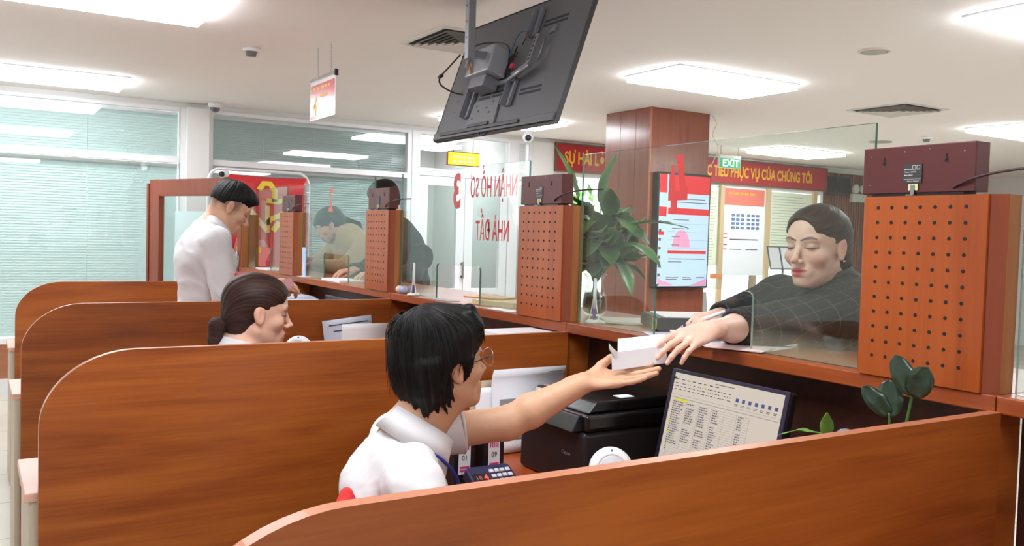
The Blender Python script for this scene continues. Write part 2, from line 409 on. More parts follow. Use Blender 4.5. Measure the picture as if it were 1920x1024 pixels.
ceiling_light(-1.90, -.72, 6.30, 6.90, 'ceiling light panel close above the far left window')
ceiling_light(2.32, 3.45, .98, 1.56, 'ceiling light panel at the top right corner of the picture')
ceiling_light(-1.9, -.7, .3, .9, 'added fill light panel over the nearest desks, out of view')  # unseen panel above the picture, added as fill for the staff side
ceiling_light(-1.9, -.7, -2.4, -1.8, 'added fill light panel behind the viewpoint on the staff side')  # added for fill from behind the camera, never in view
ceiling_light(2.2, 3.3, -2.0, -1.4, 'added fill light panel behind the viewpoint on the public side')  # also added behind the camera, to fill the public side
ceiling_light(6.1, 7.3, .3, .9, 'added fill light panel over the waiting area, out of view')  # out-of-view panel added to brighten the waiting side
ceiling_light(2.6, 3.5, 8.8, 9.4, 'added light panel brightening the corridor behind the white door')  # lamp added to light the corridor, no known source there

# ---- ceiling air diffusers
def vent(x0, y0, s_, label):
    t = thing('ceiling_vent', label, 'air vent', (x0+s_/2, y0+s_/2, ROOM_H), 'square ceiling air diffusers')
    MB().box(x0+.03, x0+s_-.03, y0+.03, y0+s_-.03, ROOM_H-.002, ROOM_H-.0005).build('dark_back', mat('vent_dark', (70, 68, 66), .9), t)
    f = MB(); d = 0
    f.box(x0, x0+s_, y0, y0+.03, ROOM_H-.008, ROOM_H).box(x0, x0+s_, y0+s_-.03, y0+s_, ROOM_H-.008, ROOM_H).box(x0, x0+.03, y0+.03, y0+s_-.03, ROOM_H-.008, ROOM_H).box(x0+s_-.03, x0+s_, y0+.03, y0+s_-.03, ROOM_H-.008, ROOM_H)
    f.build('frame', mat('vent_white', (224, 221, 214), .5), t)
    for k in range(6):
        a = .05+k*.036; b_ = a+.022; z1, z2 = ROOM_H-.022, ROOM_H-.003
        lv = MB(); o1, o2 = (x0+a, y0+a, x0+s_-a, y0+s_-a), (x0+b_, y0+b_, x0+s_-b_, y0+s_-b_)
        q = lambda o, z: [(o[0], o[1], z), (o[2], o[1], z), (o[2], o[3], z), (o[0], o[3], z)]
        lv.add(q(o1, z1)+q(o2, z2)+q(o1, z1+.002)+q(o2, z2+.002), [(i, (i+1) % 4, 4+(i+1) % 4, 4+i) for i in range(4)]+[(8+i, 12+i, 12+(i+1) % 4, 8+(i+1) % 4) for i in range(4)])
        lv.build('louvre', MATS['vent_white'], t)
vent(.41, 3.32, .56, 'square white ceiling air vent half hidden behind the television pole')
vent(4.42, 3.28, .56, 'square white ceiling air vent above the right perforated box')
# smoke detectors, cameras, speaker disc
def detector(x, y, label):
    t = thing('smoke_detector', label, 'smoke detector', (x, y, ROOM_H), 'white ceiling smoke detectors')
    MB().lathe([(.052, 0), (.052, -.018), (.045, -.024)], (x, y, ROOM_H)).build('base', M_WHITE, t)
    MB().lathe([(.034, -.024), (.03, -.05), (.0, -.052)], (x, y, ROOM_H)).build('sensor', mat('sensor_grey', (120, 120, 122), .4), t)
detector(-.268, 4.612, 'white round smoke detector on the ceiling left of the hanging sign')
detector(6.50, 4.48, 'white round smoke detector on the ceiling at the far right')
def dome(x, y, label, ez=0):
    t = thing('security_camera', label, 'security camera', (x, y, ROOM_H))
    MB().lathe([(.062, 0), (.062, -.03), (.05, -.045), (.045, -.045)], (x, y, ROOM_H)).build('housing', M_WHITE, t)
    MB().sphere((x, y, ROOM_H-.045), .044).build('dome', mat('smoked_dome', (90, 92, 98), .1, coat=1), t)
dome(.118, 7.25, 'white dome camera with grey lens on the ceiling at the left white pillar')
t = thing('security_camera', 'white turret camera with dark lens under the ceiling beside the right white pillar', 'security camera', (3.30, 6.98, ROOM_H))
MB().lathe([(.05, 0), (.05, -.03), (.04, -.035)], (3.30, 6.98, ROOM_H)).build('mount', M_WHITE, t)
MB().sphere((3.30, 6.98, ROOM_H-.065), .06).build('ball_housing', M_WHITE, t)
MB().sphere((3.275, 6.935, ROOM_H-.08), .034).build('lens', M_BLACK, t)
t = thing('ceiling_speaker', 'round grey ceiling speaker above the right glass screen', 'speaker', (2.674, 2.298, ROOM_H))
MB().lathe([(.095, 0), (.095, -.006), (.075, -.010), (.075, -.006)], (2.674, 2.298, ROOM_H), cap=False).build('rim', mat('rim_pink', (226, 212, 204), .5), t)
MB().lathe([(.078, -.004), (.06, -.012), (0, -.013)], (2.674, 2.298, ROOM_H)).build('grille', mat('grille_grey', (176, 178, 168), .7), t)
t = thing('ceiling_speaker', 'flat dark round ceiling fitting just right of the glass screen corner', 'speaker', (6.5, 5.05, ROOM_H))
MB().lathe([(.12, 0), (.12, -.008), (0, -.01)], (6.55, 5.05, ROOM_H)).build('rim', MATS['grille_grey'], t)

# ---- hanging red sign on chains
def chain(a, b, r=.0016):
    n_ = 26; pts = [Vector(a).lerp(Vector(b), i/n_) + Vector((.003*math.sin(i*2.4), .003*math.cos(i*2.4), 0)) for i in range(n_+1)]
    return MB().tube(pts, r, 5)
t = thing('hanging_sign', 'small red sign with yellow print hanging from two chains under the ceiling', 'sign', (.07, 4.24, 2.39))
MB().box(.062, .078, 4.015, 4.47, 2.375, 2.40).build('clip_rail', M_CHROME, t, bevel=.003)
MB().box(.06, .08, 4.005, 4.017, 2.368, 2.405).build('end_cap', M_BLACK, t)
MB().box(.068, .072, 4.02, 4.465, 2.14, 2.375).build('board', mat('sign_backing', (245, 240, 240), .2, coat=1), t)
MB().box(.0668, .068, 4.03, 4.455, 2.15, 2.355).build('print', mat('sign_red', (206, 60, 74), .25, coat=1.), t)
sgy = mat('sign_yellow', (236, 200, 110), .5)
scribble((2.322,), .06, .39, frame((.0667, 4.47, 0), (0, -1, 0), (0, 0, 1)), sgy, 'faint_word', t, .018, 5)
scribble((2.268,), .19, .33, frame((.0667, 4.47, 0), (0, -1, 0), (0, 0, 1)), sgy, 'faint_word', t, .022, 6)
text('4', .16, frame((.0662, 4.37, 2.215), (0, -1, 0), (0, 0, 1)), sgy, 'number', t, bold=.002)
chain((.07, 4.33, 2.40), (.07, 4.34, ROOM_H)).build('chain', M_STEEL, t); chain((.07, 4.10, 2.40), (.07, 4.10, ROOM_H)).build('chain', M_STEEL, t)

# ================================================================ hanging television (seen from behind)
tv = thing('television', 'large grey flat television seen from behind tilted down from a ceiling pole', 'television', (.20, 2.44, 1.91))
TB = Vector((.20, 2.964, 1.912))                     # lower left corner of its back as seen
ux, uz = Vector((0, -1, 0)), Vector((.2, 0, .577)).normalized()
TM = frame(TB, ux, uz)                               # local X across, local Y up the back, local Z out of the back (to the staff)
TW, TH = 1.055, .61
def tvp(name, mb, m, par=None, bevel=0, label=None):
    for i, p in enumerate(mb.v): mb.v[i] = tuple(TM @ Vector(p))
    return mb.build(name, m, par or tv, bevel=bevel, label=label)
tvp('back_cover', MB().box(0, TW, 0, TH, -.014, 0).box(.0, TW, .0, .035, 0, .012), M_DGREY, bevel=.003)
tvp('screen', MB().box(.006, TW-.006, .006, TH-.006, -.017, -.0141), mat('tv_panel', (16, 16, 20), .1, emit=(40, 60, 110), es=.4))
tvp('bezel', MB().box(-.004, 0, -.004, TH+.004, -.02, .002).box(TW, TW+.004, -.004, TH+.004, -.02, .002).box(0, TW, -.004, 0, -.02, .002).box(0, TW, TH, TH+.004, -.02, .002), mat('tv_bezel', (52, 53, 58), .3))
tvp('connector_panel', MB().prism([(.31, .03), (.57, .03), (.555, .165), (.325, .165)], 0, .010, 2), mat('tv_back_mid', (112, 113, 118), .5), bevel=.002)
for (hx, hy) in ((.355, .135), (.385, .108), (.455, .118), (.49, .092), (.50, .145), (.345, .075)): tvp('screw_hole', MB().box(hx, hx+.012, hy, hy+.009, .010, .0106), M_BLACK)
for (a, c, yy) in ((.34, .44, .176), (.34, .44, .194), (.46, .59, .176), (.46, .59, .194), (.70, .87, .155), (.70, .87, .175), (.72, .90, .475), (.72, .90, .495)):
    tvp('vent_slot', MB().box(a, c, yy, yy+.011, 0, .0008), mat('slot_dark', (40, 41, 45), .7))
tvp('bottom_rail', MB().box(.08, .80, .012, .028, .012, .02), mat('tv_rail', (60, 61, 66), .4), bevel=.002)
tvp('port_cover', MB().box(.34, .53, .032, .048, .010, .018), MATS['tv_rail'], bevel=.002)
tvp('handle_loop', MB().tube([(.47, .0, .01), (.485, -.020, .012), (.535, -.020, .012), (.55, .0, .01)], .004, 8), M_BLACK)
for (bx, y0, y1) in ((.255, .09, .235), (.615, .11, .24), (.645, .44, .57)):
    tvp('mount_bracket', MB().box(bx, bx+.050, y0, y1, .003, .007).box(bx, bx+.004, y0, y1, .007, .034).box(bx+.036, bx+.050, y0, y1, .007, .018), M_STEELP, bevel=.001)
tvp('cross_rail', MB().box(.27, .66, .222, .240, .010, .024), M_STEELP, bevel=.001)
a_ = tvp('arm_bracket', MB().box(.762, .788, .27, .41, .040, .050), M_STEEL, bevel=.002)
for k in range(6):
    sl_ = MB().box(.769, .781, .285+k*.020, .297+k*.020, .0501, .0507)
    for i, p in enumerate(sl_.v): sl_.v[i] = tuple(TM @ Vector(p))
    sl_.build('slot', M_BLACK, a_)
tvp('arm_link', MB().prism([(.66, .225), (.775, .262), (.765, .285), (.65, .248)], .030, .045, 2), M_STEEL, bevel=.002)
tvp('arm_tube', MB().cyl((.655, .215, .045), (.80, .262, .050), .010), M_STEEL)
tvp('arm_rod', MB().cyl((.80, .30, .02), (.805, .40, .02), .004), M_STEEL)
tvp('small_plate', MB().prism([(.80, .425), (.84, .43), (.845, .465)], .001, .012, 2), M_STEELP)
tvp('label_plate', MB().box(.80, .84, .31, .37, .0005, .0012), mat('tv_label', (112, 112, 114), .6))
gear = tvp('gearbox', MB().prism([(.33, .245), (.54, .255), (.53, .385), (.345, .375)], .010, .105, 2), mat('gear_grey', (158, 162, 170), .35, .15), bevel=.006)
tvp('gearbox_grip', MB().tube([(.36, .285, .105), (.36, .285, .125), (.36, .345, .125), (.36, .345, .105)], .007, 8), MATS['gear_grey'])
tvp('yoke', MB().box(.36, .50, .195, .25, .010, .085), M_STEELP, bevel=.003)
tvp('orange_strap', MB().tube([(.34, .325, .12), (.36, .305, .118), (.385, .275, .114), (.40, .255, .11)], .005, 6), mat('orange_tag', (206, 140, 60), .6), label='orange strap')
cb = lambda pts, r: MB().tube(pts, r, 6)
def smooth_path(pts, n_=8):
    P = [Vector(p) for p in pts]; out = []
    for i in range(len(P)-1):
        p0, p1, p2, p3 = P[max(i-1, 0)], P[i], P[i+1], P[min(i+2, len(P)-1)]
        for k in range(n_):
            t_ = k/n_; out.append(.5*((2*p1)+(-p0+p2)*t_+(2*p0-5*p1+4*p2-p3)*t_**2+(-p0+3*p1-3*p2+p3)*t_**3))
    return out+[P[-1]]
tvp('cable', cb(smooth_path([(.27, .35, .12), (.34, .41, .10), (.44, .425, .06), (.53, .40, .04), (.565, .33, .03), (.57, .26, .03), (.60, .31, .03), (.62, .36, .03)]), .0035), M_BLACK)
tvp('cable', cb(smooth_path([(.56, .33, .03), (.57, .41, .035), (.61, .455, .04), (.67, .45, .03)]), .003), mat('cable_blue', (60, 96, 130), .5), label='blue cable')
tvp('cable', cb(smooth_path([(.58, .40, .02), (.60, .31, .03), (.63, .27, .02), (.60, .25, .02), (.585, .30, .03)]), .003), M_BLACK)
tvp('cable', cb(smooth_path([(.62, .40, .02), (.66, .43, .03), (.70, .41, .03), (.74, .43, .03), (.77, .42, .04)]), .003), M_BLACK)
tvp('plug', MB().box(.60, .622, .285, .305, .02, .035), mat('plug_red', (200, 70, 80), .5), label='red plug')
tvp('cable', cb(smooth_path([(.26, .36, .13), (.16, .32, .12), (.07, .285, .11), (.06, .255, .09), (.10, .235, .04), (.15, .23, .005)]), .0045), M_BLACK)
tvp('ferrite_bead', MB().cyl((.058, .285, .11), (.085, .292, .11), .009, 12), M_BLACK)
for k in range(5): tvp('screw', MB().sphere((.12+.018*(k % 2), .14+.03*k, .001), .003, 8, 6), M_STEEL)
# ceiling pole (square tube) with its plate
PX, PY = .135, 2.50
pl = MB().box(PX-.018, PX+.018, PY-.018, PY+.018, 2.235, ROOM_H).build('ceiling_pole', mat('pole_grey', (138, 142, 150), .4, .2), tv, bevel=.003)
for z in (2.33, 2.40, 2.47, 2.54): MB().box(PX-.0185, PX-.0181, PY-.004, PY+.004, z-.004, z+.004).build('hole', M_BLACK, pl)
MB().box(PX-.07, PX+.07, PY-.07, PY+.07, ROOM_H-.008, ROOM_H).build('ceiling_plate', M_STEELP, tv)
MB().box(PX+.018, .245, PY-.02, PY+.02, 2.245, 2.275).build('swivel_arm', M_STEELP, tv)

# ---- wires hanging by the column
t = tag(MB().tube(smooth_path([(3.80, 4.76, ROOM_H), (3.86, 4.76, 2.50), (3.83, 4.77, 2.40), (3.90, 4.77, 2.30), (3.86, 4.76, 2.20), (3.82, 4.77, 2.12)]), .004, 6).build('dangling_wire', mat('wire_white', (214, 206, 200), .5)), 'thin pale wires dangling beside the top of the wood clad column', 'wire')

# ---- information screen on the column
ks = thing('information_screen', 'tall lit information screen on the wood clad column', 'screen', (3.47, 4.72, 1.04))
MB().prism(rrect(3.165, 3.765, 1.045, 2.035, .02), 4.70, 4.775, 1).build('casing', mat('kiosk_case', (54, 50, 52), .25, .4), ks, bevel=.002)
MB().box(3.18, 3.75, 4.698, 4.7005, 1.065, 2.015).build('display', mat('kiosk_lit', (150, 170, 190), .2, emit=(205, 226, 246), es=.32), ks)
kr = mat('kiosk_red', (200, 30, 40), .3, emit=(230, 40, 50), es=.22); kk = mat('kiosk_pink', (200, 140, 170), .3, emit=(240, 150, 185), es=.28); kt = mat('kiosk_ink', (110, 90, 110), .5)
dd = MB(); dd.box(3.28, 3.75, 4.6965, 4.698, 1.86, 2.015).box(3.18, 3.262, 4.6965, 4.698, 1.86, 2.015).box(3.28, 3.75, 4.6965, 4.698, 1.68, 1.735).box(3.18, 3.262, 4.6965, 4.698, 1.66, 1.74).box(3.29, 3.73, 4.6965, 4.698, 1.345, 1.372).box(3.18, 3.24, 4.6965, 4.698, 1.50, 1.53)
dd.build('red_bars', kr, ks)
ln = MB()
for z, a, c in ((1.815, 3.42, 3.70), (1.785, 3.34, 3.72), (1.635, 3.34, 3.52), (1.56, 3.33, 3.47), (1.49, 3.33, 3.42), (1.42, 3.33, 3.42), (1.30, 3.30, 3.72), (1.275, 3.30, 3.45), (1.14, 3.28, 3.42), (1.14, 3.47, 3.56), (1.14, 3.62, 3.72), (1.125, 3.47, 3.57), (1.125, 3.28, 3.40)): ln.box(a, c, 4.6965, 4.698, z-.003, z+.003)
for k in range(7): ln.box(3.185, 3.21, 4.6965, 4.698, 1.60-k*.075, 1.625-k*.075)
for z in (1.60, 1.53, 1.46, 1.39): ln.box(3.28, 3.74, 4.6965, 4.698, z, z+.0012)
ln.build('screen_text', kt, ks)
pk = MB().prism([(3.44+.10*math.cos(a)*1., 1.40+.15*math.sin(a)) for a in [math.pi*k/12 for k in range(13)]], 4.6968, 4.698, 1)
pk.build('screen_graphic', kk, ks); pk = MB()
pk.prism([(3.185, 1.07), (3.36, 1.07), (3.30, 1.10), (3.24, 1.11), (3.19, 1.14)], 4.6966, 4.698, 1).build('screen_graphic', kk, ks); pk = MB().prism([(3.55, 1.07), (3.745, 1.07), (3.745, 1.13), (3.68, 1.11), (3.62, 1.09)], 4.6966, 4.698, 1)
pk.build('screen_graphic', kk, ks)

# ---- things behind the banner glass: notice boards, entrance, outdoors
nb = thing('notice_board', 'tall white notice board with red top and blue squares below the red banner', 'notice board', (6.95, YB-.06, .6))
MB().box(6.62, 7.42, YB-.06, YB-.04, 1.02, 2.18).build('sheet', M_PAPER, nb)
MB().box(6.64, 7.40, YB-.064, YB-.06, 1.95, 2.17).build('red_heading', mat('poster_red', (226, 120, 104), .6), nb)
gr_ = MB(); ll = MB()
for r_ in range(4):
    for c2 in range(6): MB().box(6.80+c2*.085+(.03 if c2 > 2 else 0), 6.86+c2*.085+(.03 if c2 > 2 else 0), YB-.064, YB-.06, 1.80-r_*.055, 1.835-r_*.055).build('blue_square', mat('poster_blue', (100, 124, 170), .6), nb)
ll.box(6.78, 7.30, YB-.063, YB-.06, 1.49, 1.505).box(6.78, 7.0, YB-.063, YB-.06, 1.36, 1.37).box(7.08, 7.3, YB-.063, YB-.06, 1.36, 1.37)
ll.build('text_lines', kt, nb)
r2 = MB()
for z in (1.56, 1.51, 1.42, 1.36): MB().box(6.65, 6.73, YB-.063, YB-.06, z, z+.012).build('red_mark', M_RED, nb)
scribble((2.09,), 6.74, 7.28, frame((0, YB-.0645, 0), (1, 0, 0), (0, 0, 1)), M_GOLD, 'heading_word', nb, .035, 8)
for (x0, x1, lab) in ((6.34, 6.58, 'narrow pale yellow notice sheet left of the board with blue squares'), (7.52, 8.38, 'wide pale notice sheet of fine print right of the board with blue squares')):
    t = thing('notice_sheet', lab, 'notice', (x0, YB-.05, 1.2))
    MB().box(x0, x1, YB-.05, YB-.045, 1.15, 2.16).build('sheet', mat('sheet_cream', (232, 236, 214), .7), t)
    q = MB(); z = 2.10
    while z > 1.2:
        q.box(x0+.05, x1-.06-random.Random(int(z*1000)).random()*.2*(x1-x0), YB-.052, YB-.05, z, z+.008); z -= .038
    q.build('fine_print', mat('print_grey', (176, 184, 160), .8), t)
for xx in (6.60, 7.47, 8.40): tag(MB().box(xx-.035, xx+.035, YB-.09, YB-.055, .02, 2.2).build('post', mat('post_beige', (206, 178, 140), .5)), {6.60: 'beige post left of the board with blue squares', 7.47: 'beige post right of the board with blue squares', 8.40: 'beige post beside the brown slatted wall'}[xx], 'post', 'beige posts under the banner')
t = thing('door_sticker', 'small orange sticker low on the bright entrance glass', 'sticker', (6.5, YB-.05, 1.0))
MB().box(6.42, 6.64, YB-.095, YB-.092, .98, 1.04).build('label', mat('orange_sticker', (236, 140, 96), .6), t)
# far right: red framed board seen past the last box
t = thing('framed_board', 'red board in a yellow frame at the right edge behind the glass', 'notice board', (6.0, 2.6, 1.4))
MB().box(9.95, 11.3, YB-.06, YB-.035, 1.62, 2.32).build('board', mat('board_red', (190, 60, 70), .6), t)
MB().box(9.88, 9.95, YB-.07, YB-.035, .9, 2.38).box(11.3, 11.37, YB-.07, YB-.035, .9, 2.38).box(9.95, 11.3, YB-.07, YB-.035, 2.32, 2.38).box(9.95, 11.3, YB-.07, YB-.035, 1.55, 1.62).build('frame', mat('frame_yellow', (230, 180, 90), .4), t)
MB().box(9.95, 11.3, YB-.06, YB-.035, .9, 1.55).build('lower_board', mat('board_pale', (214, 216, 200), .6), t)
# outdoors
struct(MB().box(3.5, 13.5, 13.5, 13.6, -.1, 1.0).build('wall_garden', mat('outside_white', (235, 238, 232), .8)))
# small dark speaker at the banner's right end
t = thing('wall_speaker', 'small dark speaker box at the right end of the red banner', 'speaker', (8.78, YB-.1, 2.2))
MB().box(8.68, 8.98, YB-.22, YB-.04, 2.18, 2.44).build('cabinet', M_BLACK, t, bevel=.01)
MB().box(8.70, 8.96, YB-.226, YB-.22, 2.20, 2.42).build('grille', M_BLACKM, t)
# ================================================================ the service counter
ZL = 1.16
BAY = 1.5
POSN = {-1: 'nearest the viewpoint at the right edge', 0: 'under the glass screen lettered 4', 1: 'under the glass screen lettered 3', 2: 'under the glass screen lettered 2', 3: 'at the far end by the open wooden gate'}
for k in range(-1, 4):
    y0, y1 = BAY*k, BAY*(k+1) if k < 3 else 5.96
    t = thing('service_counter', 'orange brown wooden service counter section ' + POSN[k], 'counter', (.2, (y0+y1)/2, 0), 'sections of the long wooden service counter')
    MB().box(0, .46, y0+.001, y1-.001, ZL-.036, ZL).build('ledge', W_LEDGE, t, bevel=.003)
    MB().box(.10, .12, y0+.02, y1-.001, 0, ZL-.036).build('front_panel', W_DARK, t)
    MB().box(.001, .099, y0+.002, y0+.036, 0, ZL-.037).build('support_post', W_PART, t)
    MB().box(.12, .40, y0+.2, y0+.22, .9, ZL-.036).build('bracket', W_LEDGE, t)
    d = thing('desk', 'low orange brown desk top ' + POSN[k], 'desk', (-.3, (y0+y1)/2, 0), 'staff desks behind the counter')
    MB().box(-.66, .095, y0+.021, y1-.021, .722, .75).build('desk_top', wood('wood_desk', (150, 62, 22), (188, 90, 40), 1), d, bevel=.002)
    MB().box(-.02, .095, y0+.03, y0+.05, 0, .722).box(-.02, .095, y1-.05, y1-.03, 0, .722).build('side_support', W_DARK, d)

# ---- partitions between the desks
PLAB = {0: 'nearest orange wooden desk partition crossing the bottom of the picture', 1: 'large orange wooden partition behind the man with glasses', 2: 'wooden partition behind the woman with the ponytail', 3: 'farthest wooden partition behind the standing man'}
PX0 = {0: -1.60, 1: -1.61, 2: -1.585, 3: -1.55}
for k in range(4):
    y = BAY*k; x0 = PX0[k]; zt = 1.128; R_ = .19
    pts = [(x0, 0), (0, 0), (0, zt)] + [(x0+R_*1.2-R_*1.2*math.sin(a), zt-R_+R_*math.cos(a)) for a in [math.pi/2*i/14 for i in range(15)]]
    t = thing('partition', PLAB[k], 'partition', ((x0)/2, y, 0), 'rounded wooden desk partitions')
    m_ = MB(); m_.prism([(p[0], p[1]) for p in pts], y-.0125, y+.0125, 1)
    n_ = len(pts); m_.m = [0, 0] + [1]*n_
    m_.build('panel', [W_PART, W_EDGE], t)
    # pale cabinet end seen beyond the free edge
    c_ = thing('low_cabinet', 'low cabinet with a pale end beside the left end of ' + {0: 'the nearest partition', 1: 'the large orange partition', 2: 'the ponytail woman partition', 3: 'the farthest partition'}[k], 'cabinet', (x0+.2, y+.22, 0), 'low cabinets against the partitions')
    MB().box(x0-.02, x0+.40, y+.03, y+.40, 0, .74).build('carcass', mat('laminate_beige', (206, 192, 170), .45), c_, bevel=.002)
    MB().box(x0-.03, x0+.40, y+.025, y+.41, .741, .765).build('top', mat('laminate_pink', (226, 178, 160), .4), c_, bevel=.003)
    MB().box(x0+.4005, x0+.412, y+.04, y+.39, .05, .72).build('door', MATS['laminate_beige'], c_, bevel=.002)

# ---- perforated wooden boxes standing on the ledge
def perf_box(y0, label):
    t = thing('perforated_box', label, 'box', (.05, y0+.17, ZL), 'perforated wooden boxes on the counter ledge')
    H = .405; z0 = ZL+.0005
    prof = [(.0, y0+.030), (.018, y0+.002), (.062, y0+.002), (.062, y0+.337), (.014, y0+.337), (.0, y0+.322)]
    b_ = MB(); b_.prism(prof, z0, z0+H, 2)
    o = b_.build('body', [W_BOXTRIM, W_BOXSIDE, M_BLACK], t)
    for p in o.data.polygons:
        nx, ny, nz = p.normal
        p.material_index = 2 if nz > .5 else (1 if ny < -.9 else 0)
    f = MB(); f.box(-.006, .0, y0+.032, y0+.320, z0, z0+H)
    f.mat(1)
    for r_ in range(11):
        for c_ in range(7):
            yy = y0+.078+c_*.0345; zz = z0+.045+r_*.0335
            M_ = Matrix.Translation((-.0061, yy, zz)) @ Matrix.Rotation(-math.pi/2, 4, 'Y')
            f.lathe([(.0042, 0.0), (.0040, .0006)], n=10, M=M_)
    f.build('perforated_panel', [W_BOX, M_BLACKM], t)
    return t
BOXL = {0: 'large perforated wooden box at the right, nearest of the four', 1: 'perforated wooden box beside the potted plant', 2: 'perforated wooden box right of the customer in beige', 3: 'smallest looking perforated wooden box, farthest down the counter'}
for k in range(4): perf_box(BAY*k, BOXL[k])
t = thing('end_post', 'short wooden post with yellow side at the far end of the counter ledge', 'post', (.05, 5.88, ZL))
MB().box(0, .13, 5.80, 5.93, ZL+.0005, ZL+.40).build('post_body', W_BOXSIDE, t, bevel=.003)
MB().box(-.004, 0, 5.81, 5.92, ZL+.01, ZL+.39).build('face_strip', W_BOXTRIM, t)

# ---- queue number displays lying on the boxes, seen from behind
M_MAR = mat('maroon_metal', (92, 44, 44), .4, .15)
def queue_display(y0, label, detailed):
    t = thing('queue_display', label, 'display', (.063, y0+.21, ZL+.406), 'maroon queue displays on the perforated boxes')
    z0 = ZL+.413
    MB().box(.062, .112, y0+.075, y0+.345, z0, z0+.105).build('housing', M_MAR, t, bevel=.002)
    MB().box(.112, .1135, y0+.09, y0+.33, z0+.012, z0+.093).build('front_window', M_BLACK, t)
    for yy in (.14, .29):
        M_ = Matrix.Translation((.0618, y0+yy, z0+.068)) @ Matrix.Rotation(-math.pi/2, 4, 'Y')
        MB().lathe([(.0045, 0), (.0045, .0004)], n=12, M=M_).box(.0612, .0619, y0+yy-.0018, y0+yy+.0018, z0+.068, z0+.082).build('keyhole', M_BLACKM, t)
    for (yy, zz) in ((.10, .085), (.18, .095), (.24, .092), (.325, .085), (.325, .02)): MB().sphere((.0618, y0+yy, z0+zz), .002, 8, 6).build('screw', M_STEEL, t)
    MB().box(.0600, .0610, y0+.195, y0+.240, z0+.022, z0+.064).build('label_plate', mat('plate_black', (58, 60, 62), .4), t)
    if detailed:
        wt = mat('plate_print', (214, 214, 210), .5)
        MF = lambda yy, zz: frame((.0596, y0+yy, z0+zz), (0, -1, 0), (0, 0, 1))
        p = MB()
        p.box(.0596, .0600, y0+.197, y0+.238, z0+.0305, z0+.0311)
        for yy in (.204, .214): p.add([(.0597, y0+yy-.004, z0+.052), (.0597, y0+yy+.004, z0+.052), (.0597, y0+yy+.004, z0+.061), (.0597, y0+yy-.004, z0+.061), (.0597, y0+yy-.003, z0+.0535), (.0597, y0+yy+.003, z0+.0535), (.0597, y0+yy+.003, z0+.060), (.0597, y0+yy-.003, z0+.060)], [(0, 1, 5, 4), (1, 2, 6, 5), (2, 3, 7, 6), (3, 0, 4, 7)])
        p.build('plate_print', wt, t)
        text('Power: 12VDC', .0046, MF(.2225, .0465), wt, 'plate_text', t, depth=.0001); scribble((.0515, .0385), 0, .020, frame((.0600, y0+.237, z0), (0, -1, 0), (0, 0, 1)), wt, 'plate_word', t, .0026, 2, .0003)
        text('Made in Vietnam', .0042, MF(.2155, .0262), wt, 'plate_text', t, depth=.0001)
    MB().box(.0590, .0602, y0+.203, y0+.226, z0+.006, z0+.020).build('sticker', mat('sticker_pale', (214, 222, 160), .5), t)
    br_ = MB().box(.0565, .0588, y0+.210, y0+.219, z0-.006, z0+.018); br_.build('strap', M_STEEL, t)
    MB().box(.045, .0588, y0+.205, y0+.222, z0-.0065, z0-.004).build('strap_foot', M_STEEL, t)
    MB().tube(smooth_path([(.07, y0+.13, z0+.004), (.058, y0+.11, z0+.014), (.055, y0+.07, z0+.028), (.06, y0+.02, z0+.038), (.07, y0-.04, z0+.044), (.09, y0-.12, z0+.046)]), .0028, 6).build('cable', mat('cable_brown', (64, 40, 40), .5), t)
    MB().box(.064, .11, y0+.10, y0+.32, z0-.0065, z0).build('foot', M_BLACK, t)
    t.location.x -= .046
    for o_ in [x for x in bpy.data.objects if x.parent == t]: o_.location.x -= 0
    return t
DL = {0: 'maroon queue display on the large right box, seen from behind with black label plate', 1: 'maroon queue display on the box beside the potted plant', 2: 'maroon queue display on the box right of the customer in beige', 3: 'maroon queue display on the farthest perforated box'}
for k in range(4): queue_display(BAY*k, DL[k], k in (0, 1))

# ---- glass screens
GL = {-1: 'glass screen cut off by the right edge of the picture', 0: 'glass screen lettered 4 in front of the customer in the checked jacket', 1: 'glass screen with red mirrored lettering and the numeral 3', 2: 'glass screen with the red numeral 2', 3: 'glass screen at the far end before the red festive banner'}
GS = {}
for k in range(-1, 4):
    y0 = BAY*k; a, c = y0+.340, y0+1.498
    if k == -1: a, c = -1.16, -.012
    if k == 3: c = 5.795
    zt = 1.742; zb = ZL+.001
    n0, n1 = y0+.70, y0+1.10
    if k == -1: n0, n1 = -.75, -.35
    nr = .018
    arc = lambda cy, cz, a0: [(cy+nr*math.cos(math.radians(a0+t_*15)), cz+nr*math.sin(math.radians(a0+t_*15))) for t_ in range(7)]
    # outline in (Y, Z): notch with rounded top corners
    pts = [(a, zb), (n0, zb)] + [(n0+nr-nr*math.cos(math.radians(t_*15)), 1.32-nr+nr*math.sin(math.radians(t_*15))) for t_ in range(7)] + [(n1-nr+nr*math.sin(math.radians(t_*15)), 1.32-nr+nr*math.cos(math.radians(t_*15))) for t_ in range(7)] + [(n1, zb), (c, zb), (c, zt), (a, zt)]
    t = thing('glass_screen', GL[k], 'glass screen', (.05, (a+c)/2, ZL), 'clear glass screens on the counter ledge')
    m_ = MB().prism(pts, .047, .055, 0); m_.m = [0, 0]+[1]*len(pts)
    me_o = m_.build('pane', [M_GLASS, M_GEDGE], t)
    # move the pane's own origin to its foot so the painted reflection haze along the foot follows it
    GS[k] = t
FW = lambda y, z: frame((.0558, y, z), (0, 1, 0), (0, 0, 1))
text('NHẬN HỒ SƠ', .118, FW(2.125, 1.648), M_REDL, 'lettering', GS[1], depth=.0003, bold=.0012, xs=.52)
text('NHÀ ĐẤT', .118, FW(2.125, 1.468), M_REDL, 'lettering', GS[1], depth=.0003, bold=.0012, xs=.52)
text('3', .205, FW(2.437, 1.635), M_REDL, 'numeral', GS[1], depth=.0003, bold=.0065, xs=.78)
text('2', .20, FW(4.02, 1.63), M_REDL, 'numeral', GS[2], depth=.0003, bold=.004, xs=.75)
four = MB()
